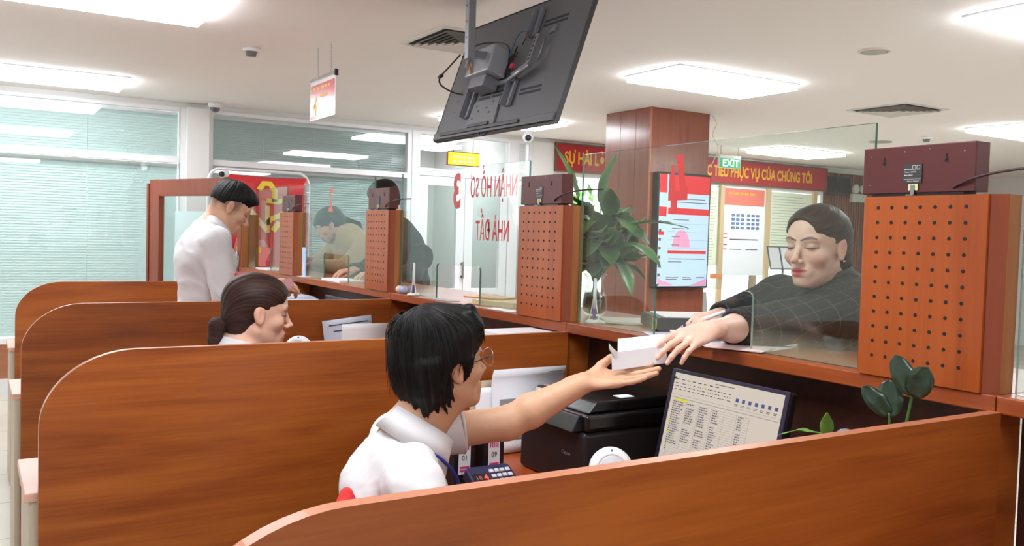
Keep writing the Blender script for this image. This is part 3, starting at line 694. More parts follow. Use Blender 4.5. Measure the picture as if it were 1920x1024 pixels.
P4 = lambda u, v: (1.062-.0-u, v)     # u grows to the right as the staff see it (towards smaller Y)
for poly in ([(.012, .03), (.022, .115), (.010, .118), (.0, .03)],): pass
four.prism([(1.062, 1.575), (1.062, 1.600), (1.050, 1.680), (1.039, 1.680), (1.034, 1.602), (1.010, 1.602), (1.022, 1.660), (1.033, 1.712), (1.002, 1.712), (.994, 1.645), (.978, 1.610), (.978, 1.575), (1.022, 1.575), (1.022, 1.538), (1.050, 1.538), (1.050, 1.575)], .0552, .0558, 0)
four.build('numeral', M_REDL, GS[0])

# ---- wooden gate with glass at the far end, standing open
A_, B_ = Vector((-.06, 5.98, 0)), Vector((-.456, 6.957, 0)); GD = (B_-A_).normalized(); GWd = (B_-A_).length
g = thing('wooden_gate', 'open wooden gate with a glass panel at the far end of the counter', 'gate', (-.06, 5.98, 0))
GM = frame((-.06, 5.98, 0), GD, (0, 0, 1))
def gp(name, mb, m, bevel=.002):
    for i, p in enumerate(mb.v): mb.v[i] = tuple(GM @ Vector(p))
    return mb.build(name, m, g, bevel=bevel)
fr_ = MB(); Hg = 1.84
fr_.box(0, .13, .0, Hg, -.02, .02).box(GWd-.14, GWd, 0, Hg, -.02, .02).box(.13, GWd-.14, Hg-.13, Hg, -.02, .02).box(.13, GWd-.14, 0, .55, -.02, .02)
gp('frame', fr_, W_DOOR, .003)
gp('edge_strip', MB().box(GWd, GWd+.03, 0, Hg-.03, -.03, .03), W_DOOR)
gp('glass_pane', MB().box(.13, GWd-.14, .55, Hg-.13, -.003, .003), M_GLASSW, 0)
gp('bead', MB().box(.13, GWd-.14, Hg-.137, Hg-.13, -.024, .024).box(.13, .137, .55, Hg-.137, -.024, .024).box(GWd-.147, GWd-.14, .55, Hg-.137, -.024, .024), W_BOXTRIM, 0)
t = tag(MB().add([tuple(GM @ Vector(p)) for p in [(.30, .80, .006), (.72, .80, .006), (.72, Hg-.26, .006), (.30, Hg-.26, .006), (.30, .80, .007), (.72, .80, .007), (.72, Hg-.26, .007), (.30, Hg-.26, .007)]], [(0, 1, 2, 3), (7, 6, 5, 4), (0, 4, 5, 1), (1, 5, 6, 2), (2, 6, 7, 3), (3, 7, 4, 0)]).build('taped_sheet', mat('sheet_blue_white', (214, 226, 228), .7)), 'pale sheet of paper taped on the glass of the wooden gate', 'paper')
t = thing('security_camera', 'small white and black camera on top of the wooden gate', 'security camera', (-.09, 6.02, Hg))
MB().cyl((-.09, 6.03, Hg), (-.09, 6.03, Hg+.02), .012).build('stem', M_WHITE, t)
MB().cyl((-.06, 6.06, Hg+.035), (-.115, 5.97, Hg+.025), .026).build('housing', M_WHITE, t)
MB().cyl((-.114, 5.97, Hg+.025), (-.119, 5.963, Hg+.0245), .021).sphere((-.119, 5.962, Hg+.0245), .012).build('lens', M_BLACK, t)
t = thing('latch', 'small upright metal latch pins at the far end of the counter', 'latch', (-.02, 5.9, ZL))
MB().cyl((-.012, 5.88, ZL-.03), (-.012, 5.88, ZL+.12), .006).cyl((-.012, 5.84, ZL-.04), (-.012, 5.84, ZL+.09), .005).build('pin', M_STEEL, t)

# ---- white tube stand with red festive banner
t = thing('banner_stand', 'white tube stand carrying a red festive banner with yellow print', 'banner stand', (.5, 6.95, 0))
pth = [(.0, 6.95, 0), (.0, 6.95, 1.85)] + [(.10-.10*math.cos(a), 6.95, 1.85+.12*math.sin(a)) for a in [math.pi/2*i/6 for i in range(1, 7)]] + [(.80+.10*math.sin(a), 6.95, 1.85+.12*math.cos(a)) for a in [math.pi/2*i/6 for i in range(0, 7)]] + [(.90, 6.95, 0)]
MB().tube(pth, .014, 10).build('tube_frame', M_WHITE, t)
MB().tube([(.0, 6.94, 1.80), (.90, 6.94, 1.80)], .008, 8).tube([(0, 6.75, .014), (0, 7.15, .014)], .014, 8).tube([(.9, 6.75, .014), (.9, 7.15, .014)], .014, 8).build('cross_bar', M_WHITE, t)
cl = MB(); NU, NV = 24, 14; vv = []; ff = []
for j in range(NV+1):
    for i in range(NU+1):
        u, v = i/NU, j/NV
        vv.append((.13+.74*u, 6.925+.010*math.sin(u*9+v*4)*(v)+.006*math.sin(v*18+u*3), 1.93-.95*v-.012*math.sin(math.pi*u)*(1-v)))
for j in range(NV):
    for i in range(NU): a = j*(NU+1)+i; ff.append((a, a+1, a+NU+2, a+NU+1))
o = cl.add(vv, ff, True).build('cloth', mat('festive_red', (214, 44, 52), .35, coat=.5), t)
sm_ = o.modifiers.new('s', 'SOLIDIFY'); sm_.thickness = .003
gy = mat('festive_yellow', (240, 214, 60), .5)
yb = 6.905
def ribbon(pts, wd, m, nm):
    q = MB(); n_ = len(pts); up_ = []; dn = []
    for i, p in enumerate(pts):
        a = pts[max(i-1, 0)]; c = pts[min(i+1, n_-1)]; dx, dz = c[0]-a[0], c[1]-a[1]; L = math.hypot(dx, dz) or 1
        up_.append((p[0]-dz/L*wd/2, p[1]+dx/L*wd/2)); dn.append((p[0]+dz/L*wd/2, p[1]-dx/L*wd/2))
    q.prism(up_+dn[::-1], yb-.002, yb, 1); return q.build(nm, m, t)
ribbon([(.43, 1.80), (.47, 1.86), (.53, 1.86), (.57, 1.80), (.575, 1.70)], .05, gy, 'yellow_ribbon')
ribbon([(.50, 1.71), (.60, 1.70), (.68, 1.73), (.72, 1.70), (.70, 1.64), (.62, 1.58), (.55, 1.55), (.50, 1.50)], .045, gy, 'yellow_ribbon')
ribbon([(.62, 1.52), (.56, 1.44)], .05, gy, 'yellow_ribbon')
text('N', .34, frame((.42, yb-.001, 1.53), (1, 0, 0), (0, 0, 1)), mat('festive_peach', (240, 200, 120), .5), 'letter', t, depth=.001, bold=.006)
scribble((1.24,), .24, .46, frame((0, yb-.0005, 0), (1, 0, 0), (0, 0, 1)), gy, 'yellow_word', t, .07, 4, .001)
scribble((1.08,), .24, .42, frame((0, yb-.0005, 0), (1, 0, 0), (0, 0, 1)), gy, 'yellow_word', t, .06, 9, .001)
MB().prism([(.20, 1.0), (.52, 1.0), (.50, 1.16), (.55, 1.26), (.48, 1.36), (.38, 1.34), (.24, 1.37), (.20, 1.2)], yb+.003, yb+.005, 1).build('pink_patch', mat('festive_pink', (232, 130, 130), .5), t)

# ================================================================ things on the ledge
def rotz(c, a): return Matrix.Translation(c) @ Matrix.Rotation(a, 4, 'Z')
# grey green binder with pages
M_ = rotz((.215, 1.10, ZL+.001), math.radians(-27))
bd = thing('binder', 'thick dark grey binder with white pages lying on the ledge behind the glass', 'binder', (.215, 1.10, ZL))
sp_ = MB().prism(rrect(-.12, .13, 0, .046, .012, corners=(1, 0, 0, 1)), -.004, .23, 1); 
for i, p in enumerate(sp_.v): sp_.v[i] = tuple(M_ @ Vector(p))
sp_.build('cover', mat('binder_grey', (92, 90, 86), .55), bd, bevel=.002)
MB().box(-.10, .134, .02, .226, .006, .041, M=M_).build('pages', M_PAPER, bd)
MB().box(-.095, .125, -.002, .20, .0465, .050, M=M_).build('top_sheet', mat('paper_bright', (250, 250, 250), .8), bd)
pp = [tuple(M_ @ Vector((-.121, p[0], p[1]))) for p in rrect(.002, .05, .006, .040, .012)]
MB().tube(pp, .0022, 6, closed=True).build('yellow_piping', mat('piping', (206, 190, 90), .5), bd)

def sheet(name, label, c, w_, h_, ang, m, bend=0, th=.0015, cat='paper', group=None, tilt=0):
    M2 = rotz(c, math.radians(ang)); M2 = M2 @ Matrix.Rotation(math.radians(tilt), 4, 'X')
    n_ = 10; v = []; f = []
    for s_ in (0, th):
        for i in range(n_+1):
            u = i/n_; z = bend*(u-.5)**2*4+s_
            v += [(w_*(u-.5), -h_/2, z), (w_*(u-.5), h_/2, z)]
    for i in range(n_):
        a = 2*i; f += [(a, a+2, a+3, a+1)]; a2 = a+2*(n_+1); f += [(a2, a2+1, a2+3, a2+2)]
        f += [(a, a2, a2+2, a+2), (a+1, a+3, a2+3, a2+1)]
    e = 2*(n_+1); f += [(0, 1, e+1, e), (2*n_, e+2*n_, e+2*n_+1, 2*n_+1)]
    o = MB().add(v, f, False, M2).build(name, m)
    return tag(o, label, cat, group)
sheet('paper_sheet', 'white sheet of paper on the ledge under the customer left hand', (.10, .80, ZL+.001), .21, .26, 12, M_PAPER)
sheet('paper_sheet', 'pale pinkish sheet jutting over the ledge below the grey sleeve', (.045, .735, ZL+.004), .12, .16, 25, mat('paper_pink', (234, 214, 214), .8))
sheet('paper_sheet', 'pale lilac sheet on the ledge under the dark grey binder', (.13, 1.02, ZL+.001), .26, .20, -27, mat('paper_lilac', (212, 212, 232), .8))
sheet('magazine', 'thin magazine lying on the ledge left of the dark grey binder', (.27, 1.42, ZL+.001), .30, .21, -25, mat('magazine_cover', (206, 204, 192), .35), bend=.006, th=.006, cat='magazine')
cp = thing('clip', 'small white plastic clip on the ledge in front of the binder', 'clip', (.02, .985, ZL))
MB().cyl((.03, .99, ZL+.001), (.03, .99, ZL+.022), .008, 14).build('cap', M_WHITE, cp); MB().cyl((.03, .99, ZL+.022), (.03, .99, ZL+.026), .010, 14).build('top', M_WHITE, cp)

def pen_stand(c, label, pen_top):
    t = thing('pen_stand', label, 'pen stand', (c[0], c[1], ZL), 'white pens on stands on the ledge')
    x, y = c
    MB().lathe([(.030, 0), (.030, .006), (.022, .010), (.0, .011)], (x, y, ZL+.001)).build('base', M_WHITE, t)
    for s_ in (-1, 1): MB().tube(smooth_path([(x, y+s_*.030, ZL+.008), (x, y+s_*.018, ZL+.04), (x, y+s_*.007, ZL+.085)]), .002, 6).build('wire_leg', M_CLEAR if False else M_WHITE, t)
    MB().cyl((x, y, ZL+.012), (x, y, ZL+.05), .0055, 12, r2=.007).build('grip', mat('pen_purple', (84, 74, 140), .4), t)
    MB().cyl((x, y, ZL+.05), (x, y, ZL+.150), .0060, 12).sphere((x, y, ZL+.150), .0060, 12, 8).build('barrel', M_WHITE, t)
    MB().box(x-.0075, x-.0055, y-.002, y+.002, ZL+.118, ZL+.15).build('pocket_clip', MATS['pen_purple'], t)
pen_stand((.085, 1.455), 'white pen upright in a stand beside the glass vase', 0)
pen_stand((.020, 2.78), 'white and purple pen in a wire legged stand, left of the numeral 3', 0)
sheet('paper_sheet', 'small folded card at the foot of the white pen by the vase', (.11, 1.44, ZL+.002), .04, .06, 10, M_PAPER, th=.006)

# pastel capsule bottle lying on its side
t = thing('capsule_case', 'pastel capsule shaped case, half cream and half blue, lying on the ledge', 'case', (.03, 2.91, ZL))
cm = MB(); c0, c1 = (.026, 2.975, ZL+.0185), (.026, 2.885, ZL+.0185)
MB().sphere((.026, 2.955, ZL+.0185), .018).cyl((.026, 2.955, ZL+.0185), (.026, 2.935, ZL+.0185), .018).build('cream_end', mat('cream', (236, 222, 214), .4), t)
MB().cyl((.026, 2.935, ZL+.0185), (.026, 2.915, ZL+.0185), .0182).build('pink_band', mat('pink', (226, 178, 176), .4), t)
MB().cyl((.026, 2.915, ZL+.0185), (.026, 2.900, ZL+.0185), .018).sphere((.026, 2.900, ZL+.0185), .018).build('blue_end', mat('pale_blue', (164, 184, 220), .4), t)
sheet('booklet', 'orange and cream booklets lying on the ledge behind the glass lettered 3', (.17, 2.18, ZL+.001), .17, .24, 15, mat('booklet_cream', (226, 206, 160), .5), th=.02, cat='booklet')
sheet('booklet', 'thin orange folder on top of the cream booklets', (.16, 2.30, ZL+.0225), .12, .20, 25, mat('folder_orange', (222, 160, 92), .5), th=.006, cat='folder')
sheet('paper_sheet', 'white paper lying on the ledge right below the mirrored lettering', (.03, 1.98, ZL+.001), .055, .20, 2, M_PAPER)
sheet('paper_sheet', 'grey paper on the ledge beside the wire legged pen stand', (.03, 2.50, ZL+.001), .05, .22, 3, M_PAPERG)
t = thing('leaflet_holder', 'upright light blue leaflet standing by the farthest perforated box', 'leaflet', (.035, 4.44, ZL))
MB().box(.030, .036, 4.395, 4.455, ZL+.004, ZL+.185).build('leaflet', mat('leaflet_blue', (176, 206, 240), .4), t)
MB().box(.0295, .030, 4.40, 4.45, ZL+.03, ZL+.09).build('leaflet_picture', mat('leaflet_pic', (214, 210, 226), .4), t)
MB().box(.005, .065, 4.36, 4.48, ZL+.0005, ZL+.004).build('base', M_WHITE, t)
sheet('paper_pad', 'white pad of forms in the opening of the glass lettered 2', (.10, 3.92, ZL+.001), .15, .30, 0, M_PAPER, th=.012, cat='paper')
sheet('paper_pad', 'white forms in the opening of the farthest glass screen', (.10, 5.35, ZL+.001), .15, .30, 0, M_PAPER, th=.010, cat='paper')
t = thing('handbag', 'small dark brown handbag on the ledge seen through the farthest opening', 'bag', (.30, 5.45, ZL))
MB().prism(rrect(5.32, 5.60, ZL+.001, ZL+.16, .04), .24, .34, 0).build('bag_body', mat('bag_brown', (70, 46, 40), .5), t, bevel=.01)
MB().tube(smooth_path([(.24, 5.36, ZL+.12), (.235, 5.42, ZL+.05), (.235, 5.50, ZL+.05), (.24, 5.56, ZL+.12)]), .004, 6).build('bag_handle', mat('bag_strap', (200, 180, 150), .5), t)

# ---- peace lily in a glass vase
VX, VY = .27, 1.70
t = thing('potted_plant', 'leafy green plant growing in a waisted glass vase of water on the ledge', 'plant', (VX, VY, ZL))
prof = [(.0, .002), (.034, .002), (.046, .018), (.049, .04), (.044, .075), (.034, .105), (.027, .125), (.033, .142), (.046, .160), (.044, .160), (.031, .142), (.025, .125), (.031, .105), (.041, .075), (.046, .04), (.043, .02), (.032, .006), (0, .006)]
vm = bpy.data.materials.new('vase_glass'); vm.use_nodes = True; b = vm.node_tree.nodes['Principled BSDF']; b.inputs['Transmission Weight'].default_value = 1; b.inputs['Roughness'].default_value = .02; b.inputs['IOR'].default_value = 1.25; b.inputs['Base Color'].default_value = (.97, .99, .97, 1)
MB().lathe(prof, (VX, VY, ZL), 40, cap=False).build('vase', M_CLEAR, t)
MB().lathe([(.0, .0065), (.031, .007), (.0425, .022), (.0455, .04), (.0405, .074), (.0360, .088), (0, .088)], (VX, VY, ZL), 36).build('water', glass('water', tint=(.90, .93, .86), base=.03), t)
MB().lathe([(.020, .0), (.026, .05), (.026, .05), (0, .052)], (VX+.002, VY, ZL+.008), 16).build('root_basket', mat('basket_white', (206, 214, 200), .5), t)
rts = MB(); rr = random.Random(3)
for k in range(14):
    a = rr.random()*6.28; rts.tube(smooth_path([(VX, VY, ZL+.12), (VX+.012*math.cos(a), VY+.012*math.sin(a), ZL+.09), (VX+.022*math.cos(a+.5), VY+.022*math.sin(a+.5), ZL+.05)], 4), .0014, 5)
rts.build('roots', mat('roots', (170, 164, 130), .7), t)
M_LEAF = mat('leaf_green', (48, 92, 44), .45, coat=.1); n, l, b = nodes(M_LEAF)
oi = n.new('ShaderNodeTexCoord'); nz_ = n.new('ShaderNodeTexNoise'); nz_.inputs['Scale'].default_value = 6; l.new(oi.outputs['Object'], nz_.inputs['Vector'])
r_ = ramp(n, [(.35, srgb(40, 84, 42)), (.7, srgb(96, 148, 76))]); l.new(nz_.outputs['Fac'], r_.inputs[0]); l.new(r_.outputs[0], b.inputs['Base Color'])
M_STEM = mat('stem_green', (70, 110, 52), .5)
def leaf_mesh(L, W, droop, fold=.25, n_=12, tipw=1.0, rnd=False):
    """blade along +Y from the origin, drooping, folded on its midrib"""
    v = []; f = []; y = z = 0; ang = 0
    for i in range(n_+1):
        u = i/n_; w_ = W*(math.sin(math.pi*min(1, u**.75))**.85)*tipw+.0004
        if rnd: w_ = W*max(0., math.sin(math.pi*(.02+.98*u)**.95))**.5+.0006
        v += [(-w_/2, y, z+fold*w_/2+.002*math.sin(u*14)), (-w_/4, y, z+fold*w_/8), (0, y, z), (w_/4, y, z+fold*w_/8), (w_/2, y, z+fold*w_/2+.002*math.sin(u*14+1))]
        ang = -droop*u; y += L/n_*math.cos(ang); z += L/n_*math.sin(ang)
    for i in range(n_):
        for k in range(4): a = 5*i+k; f.append((a, a+1, a+6, a+5))
    return v, f
def add_leaf(plant, base, tip_dir, L, W, droop, stem_from, m=None, roll=0, nm='leaf'):
    d = Vector(tip_dir).normalized(); x = d.cross(Vector((0, 0, 1)))
    if x.length < .05: x = Vector((1, 0, 0))
    x.normalize(); z = x.cross(d)
    Mx = Matrix(((x.x, d.x, z.x, base[0]), (x.y, d.y, z.y, base[1]), (x.z, d.z, z.z, base[2]), (0, 0, 0, 1))) @ Matrix.Rotation(roll, 4, 'Y')
    v, f = leaf_mesh(L, W, droop)
    o = MB().add(v, f, True, Mx).build(nm, m or M_LEAF, plant)
    so = o.modifiers.new('s', 'SOLIDIFY'); so.thickness = .0006
    if stem_from is not None:
        a, c = Vector(stem_from), Vector(base); mid = a.lerp(c, .5)+Vector((0, 0, .03))
        s_ = MB().tube(smooth_path([a, mid, c], 6), .0022, 6); so2 = s_.build('petiole', M_STEM, plant)
rr = random.Random(11)
vz = ZL+.13
SPEC = [((VX-.02, VY+.17, 1.58), (-.15, .55, .55), .30, .060, .9), ((VX-.02, VY+.10, 1.60), (-.15, .28, .95), .24, .06, .35), ((VX+.0, VY-.02, 1.58), (.05, -.12, 1), .20, .07, .4),
        ((VX+.02, VY-.16, 1.50), (.25, -.9, .20), .26, .065, .5), ((VX+.0, VY-.16, 1.44), (.15, -.8, -.1), .20, .085, .7), ((VX+.0, VY-.12, 1.38), (.1, -.6, -.6), .16, .075, .5)]
for (bp, d_, L, W, dr) in SPEC: add_leaf(t, bp, d_, L, W, dr, (VX, VY, vz))
for k in range(88):
    a = rr.random()*6.283; el = rr.uniform(-.35, 1.15); rad = rr.uniform(.02, .125)
    bp = (VX+rad*math.cos(a)*.8, VY-.02+rad*math.sin(a), ZL+.19+rr.random()*.19)
    add_leaf(t, bp, (math.cos(a)*math.cos(el)-.15, math.sin(a)*math.cos(el), math.sin(el)), rr.uniform(.10, .16), rr.uniform(.06, .092), rr.uniform(.3, 1.1), (VX+.008*math.cos(a), VY+.008*math.sin(a), vz), roll=rr.uniform(-.7, .7))

# ================================================================ things on the desks
# ---- printer
PY0, PY1, PXA, PXB = .945, 1.275, -.32, .07
t = thing('printer', 'big glossy black printer on the desk under the ledge', 'printer', (-.12, 1.11, .75))
M_GB = mat('gloss_black', (15, 14, 16), .28, coat=.15)
M_SB = mat('satin_black', (30, 29, 31), .42)
MB().box(PXA, PXB, PY0, PY1, .752, .915).build('body', M_SB, t, bevel=.012, seg=3)
MB().box(PXA+.004, PXB, PY0-.004, PY1+.002, .918, .965).build('scanner_unit', M_GB, t, bevel=.010, seg=3)
MB().prism([(PXA+.02, .966), (PXB-.01, .966), (PXB-.02, .998), (PXA+.05, .998)], PY0+.012, PY1-.012, 1).build('lid', M_GB, t, bevel=.006)
MB().prism([(PXA-.03, .918), (PXA+.01, .918), (PXA+.01, .962), (PXA-.006, .962)], PY0+.02, PY1-.02, 1).build('control_panel', M_SB, t, bevel=.003)
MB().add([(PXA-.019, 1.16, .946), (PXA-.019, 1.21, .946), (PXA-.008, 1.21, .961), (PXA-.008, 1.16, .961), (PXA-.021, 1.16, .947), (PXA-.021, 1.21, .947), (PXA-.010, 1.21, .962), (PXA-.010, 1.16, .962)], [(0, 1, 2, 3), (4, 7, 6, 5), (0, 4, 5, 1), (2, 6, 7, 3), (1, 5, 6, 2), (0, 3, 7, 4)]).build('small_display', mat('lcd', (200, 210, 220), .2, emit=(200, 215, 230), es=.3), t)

MB().box(-.165, -.115, .985, 1.02, .9981, .9990).build('lid_glint', mat('ceiling_glint', (226, 232, 240), .1, emit=(220, 230, 240), es=.3), t)  # ceiling reflection on the lid painted as a glowing pale patch
text('Canon', .026, frame((PXA+.075, PY1-.05, .9985), (0, -1, 0), (1, 0, 0)), M_WHITE, 'maker_mark', t, depth=.0003)
text('Canon', .016, frame((PXA-.0006, 1.03, .845), (0, -1, 0), (0, 0, 1)), mat('mark_grey', (120, 120, 124), .4), 'side_mark', t, depth=.0003)
# ---- papers standing behind the printer
def stand_sheet(label, x0, x1, y, z0, z1, m, lean=.03, curl=.0, lines=None, grp=None, skew=0.):
    t = thing('paper_sheet', label, 'paper', ((x0+x1)/2, y, z0), grp)
    n_ = 10; v = []; f = []
    for s_ in (0, .001):
        for i in range(n_+1):
            u = i/n_; yy = y+lean*u+s_-(curl*max(0, u-.8)**2*25)
            v += [(x0+skew*u, yy, z0+(z1-z0)*u), (x1+skew*u*.6, yy, z0+(z1-z0)*u+skew*.0)]
    for i in range(n_): a = 2*i; f.append((a, a+1, a+3, a+2)); a += 2*(n_+1); f.append((a, a+2, a+3, a+1))
    e = 2*(n_+1)
    for i in range(n_): a = 2*i; f += [(a, a+2, a+2+e, a+e), (a+1, a+1+e, a+3+e, a+3)]
    f += [(0, e, e+1, 1), (2*n_, 2*n_+1, e+2*n_+1, e+2*n_)]
    MB().add(v, f, True).build('sheet', m, t)
    if lines:
        q = MB()
        for (ux0, ux1, uz, hh) in lines:
            a, c = x0+(x1-x0)*ux0, x0+(x1-x0)*ux1; zz = z0+(z1-z0)*uz; yy = y+lean*uz-.0012-(curl*max(0, uz-.8)**2*25)
            q.box(a+skew*uz, c+skew*uz, yy-.0004, yy, zz, zz+hh)
        q.build('print', mat('print_dark', (88, 90, 98), .8), t)
    return t
stand_sheet('white sheet with a grey band curling over behind the printer', -.335, -.055, 1.405, .755, 1.025, M_PAPER, lean=.03, curl=.02, lines=[(.78, .97, .93, .008)]+[(.32, .5, .60-.035*k, .003) for k in range(6)])
q = thing('paper_sheet', 'grey banded form leaning just behind the curled white sheet', 'paper', (-.2, 1.44, .76)); MB().box(-.315, -.075, 1.4065, 1.4085, .80, .93).build('sheet', M_PAPERG, q)
stand_sheet('beige clip board leaning at the partition left of the curled sheet', -.40, -.30, 1.44, .755, .985, mat('clipboard', (196, 176, 150), .6), lean=.02)
stand_sheet('plain white sheet in front of the beige clip board', -.385, -.28, 1.425, .755, .965, M_PAPER, lean=.02)
# ---- two small black files with pink labels
for (xc, num, lab) in ((-.608, '01', 'small black file with a pink label numbered 01'), (-.515, '09', 'small black file with a pink label numbered 09')):
    t = thing('file_box', lab, 'file box', (xc, 1.135, .75), 'black files with pink labels')
    MB().box(xc-.033, xc+.033, 1.10, 1.22, .752, .925).build('case', M_BLACK, t, bevel=.003)
    MB().box(xc-.018, xc+.018, 1.0985, 1.0998, .80, .905).build('label_card', M_PAPER, t)
    pk_ = mat('pink_print', (206, 60, 130), .5)
    for (za, zb_) in ((.816, .822), (.807, .813), (.888, .892)): MB().box(xc-.015, xc+.015, 1.0978, 1.0984, za, zb_).build('pink_bar', pk_, t)
    L_ = MB()
    for j in range(5): L_.box(xc-.014+j*.0058, xc-.0105+j*.0058, 1.0978, 1.0984, .866, .8885)
    L_.build('pink_emblem', pk_, t)
    text(num, .019, frame((xc, 1.0978, .845), (1, 0, 0), (0, 0, 1)), M_INK, 'number', t, depth=.0002)
# ---- call pad
t = thing('keypad', 'dark blue calling keypad with red digits and grey keys', 'keypad', (-.60, 1.03, .75))
KM = frame((-.625, .985, .797), (1, 0, 0), (0, math.cos(.5), math.sin(.5)))
def kp(name, mb, m, bevel=0, par=None):
    for i, p in enumerate(mb.v): mb.v[i] = tuple(KM @ Vector(p))
    return mb.build(name, m, par or t, bevel=bevel)
kp('case', MB().prism(rrect(-.01, .125, -.015, .075, .012), -.032, 0, 2), mat('pad_navy', (44, 42, 78), .35), .004)
kp('digit_window', MB().box(-.002, .043, .012, .045, .0002, .001), M_BLACK)
text('4', .026, KM @ Matrix.Translation((.035, .028, .0018)), mat('led_red', (255, 60, 40), .4, emit=(255, 50, 30), es=1.6), 'lit_digit', t, depth=.0002, bold=.0004)
text('18', .020, KM @ Matrix.Translation((.013, .028, .0018)), mat('led_dim', (190, 120, 120), .4), 'dim_digit', t, depth=.0002)
for r_ in range(3):
    for c_ in range(4): kp('key', MB().box(.052+c_*.0168, .065+c_*.0168, .004+r_*.019, .016+r_*.019, 0, .005), mat('key_grey', (206, 206, 212), .35), .0015)
# ---- white round device (bay of the man with glasses), its twin beside the ponytail woman
def round_device(c, label):
    t = thing('desk_speaker', label, 'speaker', (c[0], c[1], .75), 'round white desk speakers')
    DM = frame(c, Vector((.88, -.47, 0)), Vector((.12, .22, .97)))
    DM = DM @ Matrix.Identity(4)
    A = MB().lathe([(.0, -.035), (.036, -.033), (.050, -.016), (.053, .0), (.048, .012), (.036, .020), (.033, .018)], M=DM, n=40, cap=False); A.build('shell', M_WHITE, t)
    MB().lathe([(.034, .017), (.030, .021), (.0, .023)], M=DM, n=36).build('grille', mat('grille_light', (204, 204, 210), .6), t)
    MB().box(-.003, .003, .040, .046, .012, .0165, M=DM).build('indicator', mat('indicator_blue', (70, 110, 200), .4), t)
    MB().cyl((c[0], c[1]+.02, .752), (c[0], c[1]+.01, c[2]-.02), .011).lathe([(.05, 0), (.05, .008), (.012, .014)], (c[0], c[1]+.02, .751)).build('stand', M_WHITE, t)
round_device((-.47, .635, .910), 'round white desk speaker in front of the black printer')
round_device((-.728, 2.17, 1.012), 'round white desk speaker just showing right of the ponytail woman')
# ---- monitor with spreadsheet
def monitor(ob, ux_, uy_, W, H, label, sheetlike):
    t = thing('monitor', label, 'monitor', (ob[0], ob[1], .75))
    MM = frame(ob, ux_, uy_)
    def mp_(name, mb, m, bevel=0, par=None):
        for i, p in enumerate(mb.v): mb.v[i] = tuple(MM @ Vector(p))
        return mb.build(name, m, par or t, bevel=bevel)
    mp_('back_shell', MB().box(-.012, W+.012, -.014, H+.010, -.030, -.004), M_BLACK, .006)
    mp_('bezel', MB().box(-.012, 0, -.014, H+.010, -.004, .002).box(W, W+.012, -.014, H+.010, -.004, .002).box(0, W, -.014, 0, -.004, .002).box(0, W, H, H+.010, -.004, .002), mat('bezel_navy', (44, 42, 66), .3), .0015)
    ms = mat('screen_lit', (20, 20, 20), .25, emit=(236, 222, 208), es=.33)
    scr_o = mp_('screen', MB().box(0, W, 0, H, -.004, -.001), ms if sheetlike else M_BLACK)
    st = MB(); c_ = MM @ Vector((W/2, H*.35, -.03)); st.cyl((c_.x+.02, c_.y, .755), (c_.x, c_.y, c_.z), .016); st.box(c_.x-.07, c_.x+.09, c_.y-.10, c_.y+.10, .752, .762)
    st.build('stand', M_BLACK, t, bevel=0)
    if not sheetlike: return t
    ink = mat('screen_ink', (20, 20, 20), .5, emit=(120, 116, 128), es=.22); inkd = mat('screen_dark', (20, 20, 20), .5, emit=(70, 70, 84), es=.2)
    yel = mat('screen_yellow', (20, 20, 20), .5, emit=(232, 224, 60), es=.36); grn = mat('screen_green', (20, 20, 20), .5, emit=(50, 100, 60), es=.2); blu = mat('screen_blue', (20, 20, 20), .5, emit=(80, 104, 170), es=.25)
    gry = mat('screen_grey', (20, 20, 20), .5, emit=(190, 180, 176), es=.26)
    R = random.Random(5); S = lambda u, v: (u*W, v*H)
    def rects(name, L, m, z=-.0009, th=.0004):
        q = MB()
        for (a, b__, c__, d__) in L: q.box(a*W, c__*W, b__*H, d__*H, z, z+th)
        mp_(name, q, m, par=scr_o)
    rects('grid_lines', [(.02, .68-.0262*k, .75, .6825-.0262*k) for k in range(26)] + [(x_, .02, x_+.0012, .70) for x_ in (.05, .17, .29, .41, .53, .64, .75)], gry)
    tx = []
    for k in range(22):
        zz = .66-.0262*k+.005
        tx.append((.035, zz, .046, zz+.012))
        for (a, L, mx) in ((.055, .09, 19), (.175, .09, 17), (.30, .09, 18), (.425, .07, 22), (.655, .05, 20)):
            if k < mx and R.random() < .93:
                xx = a; e_ = a+L*R.uniform(.5, 1)
                while xx < e_:
                    s2 = R.uniform(.008, .02); tx.append((xx, zz, min(xx+s2, e_), zz+.011)); xx += s2+.005
    rects('cell_text', tx, ink)
    rects('yellow_cells', [(.055, .685, .17, .712), (.02, .43, .045, .45), (.02, .30, .045, .32), (.02, .17, .045, .19), (.70, .17, .75, .195), (.30, .885, .315, .905)], yel)
    rects('header_row', [(.0, .715, 1, .722), (.0, .75, 1, .753), (.02, .0, .75, .015)], gry)
    tb = [(.40+.03*k, .955, .425+.03*k, .963) for k in range(6)] + [(.02+.055*k, .925, .02+.055*k+.03, .935) for k in range(8)]
    for r_ in range(3):
        xx = .02
        while xx < .55: s2 = R.uniform(.006, .03); tb.append((xx, .88-.035*r_, xx+s2, .888-.035*r_)); xx += s2+R.uniform(.008, .03)
    for k in range(7): tb.append((.60+.055*k, .79, .63+.055*k, .796)); tb.append((.60+.055*k, .775, .625+.055*k, .781))
    rects('toolbar_text', tb, inkd)
    rects('toolbar_icons', [(.605+.055*k, .82, .63+.055*k, .86) for k in range(7)], blu); rects('green_tab', [(0, .925, .025, .95)], grn, z=-.0006)
    return t
mo = Vector((-.155, .828, .862)); monitor(mo, Vector((0, -1, -.0)), Vector((.055, 0, .236)), .385, .236, 'lit computer monitor with a spreadsheet under the ledge', True)
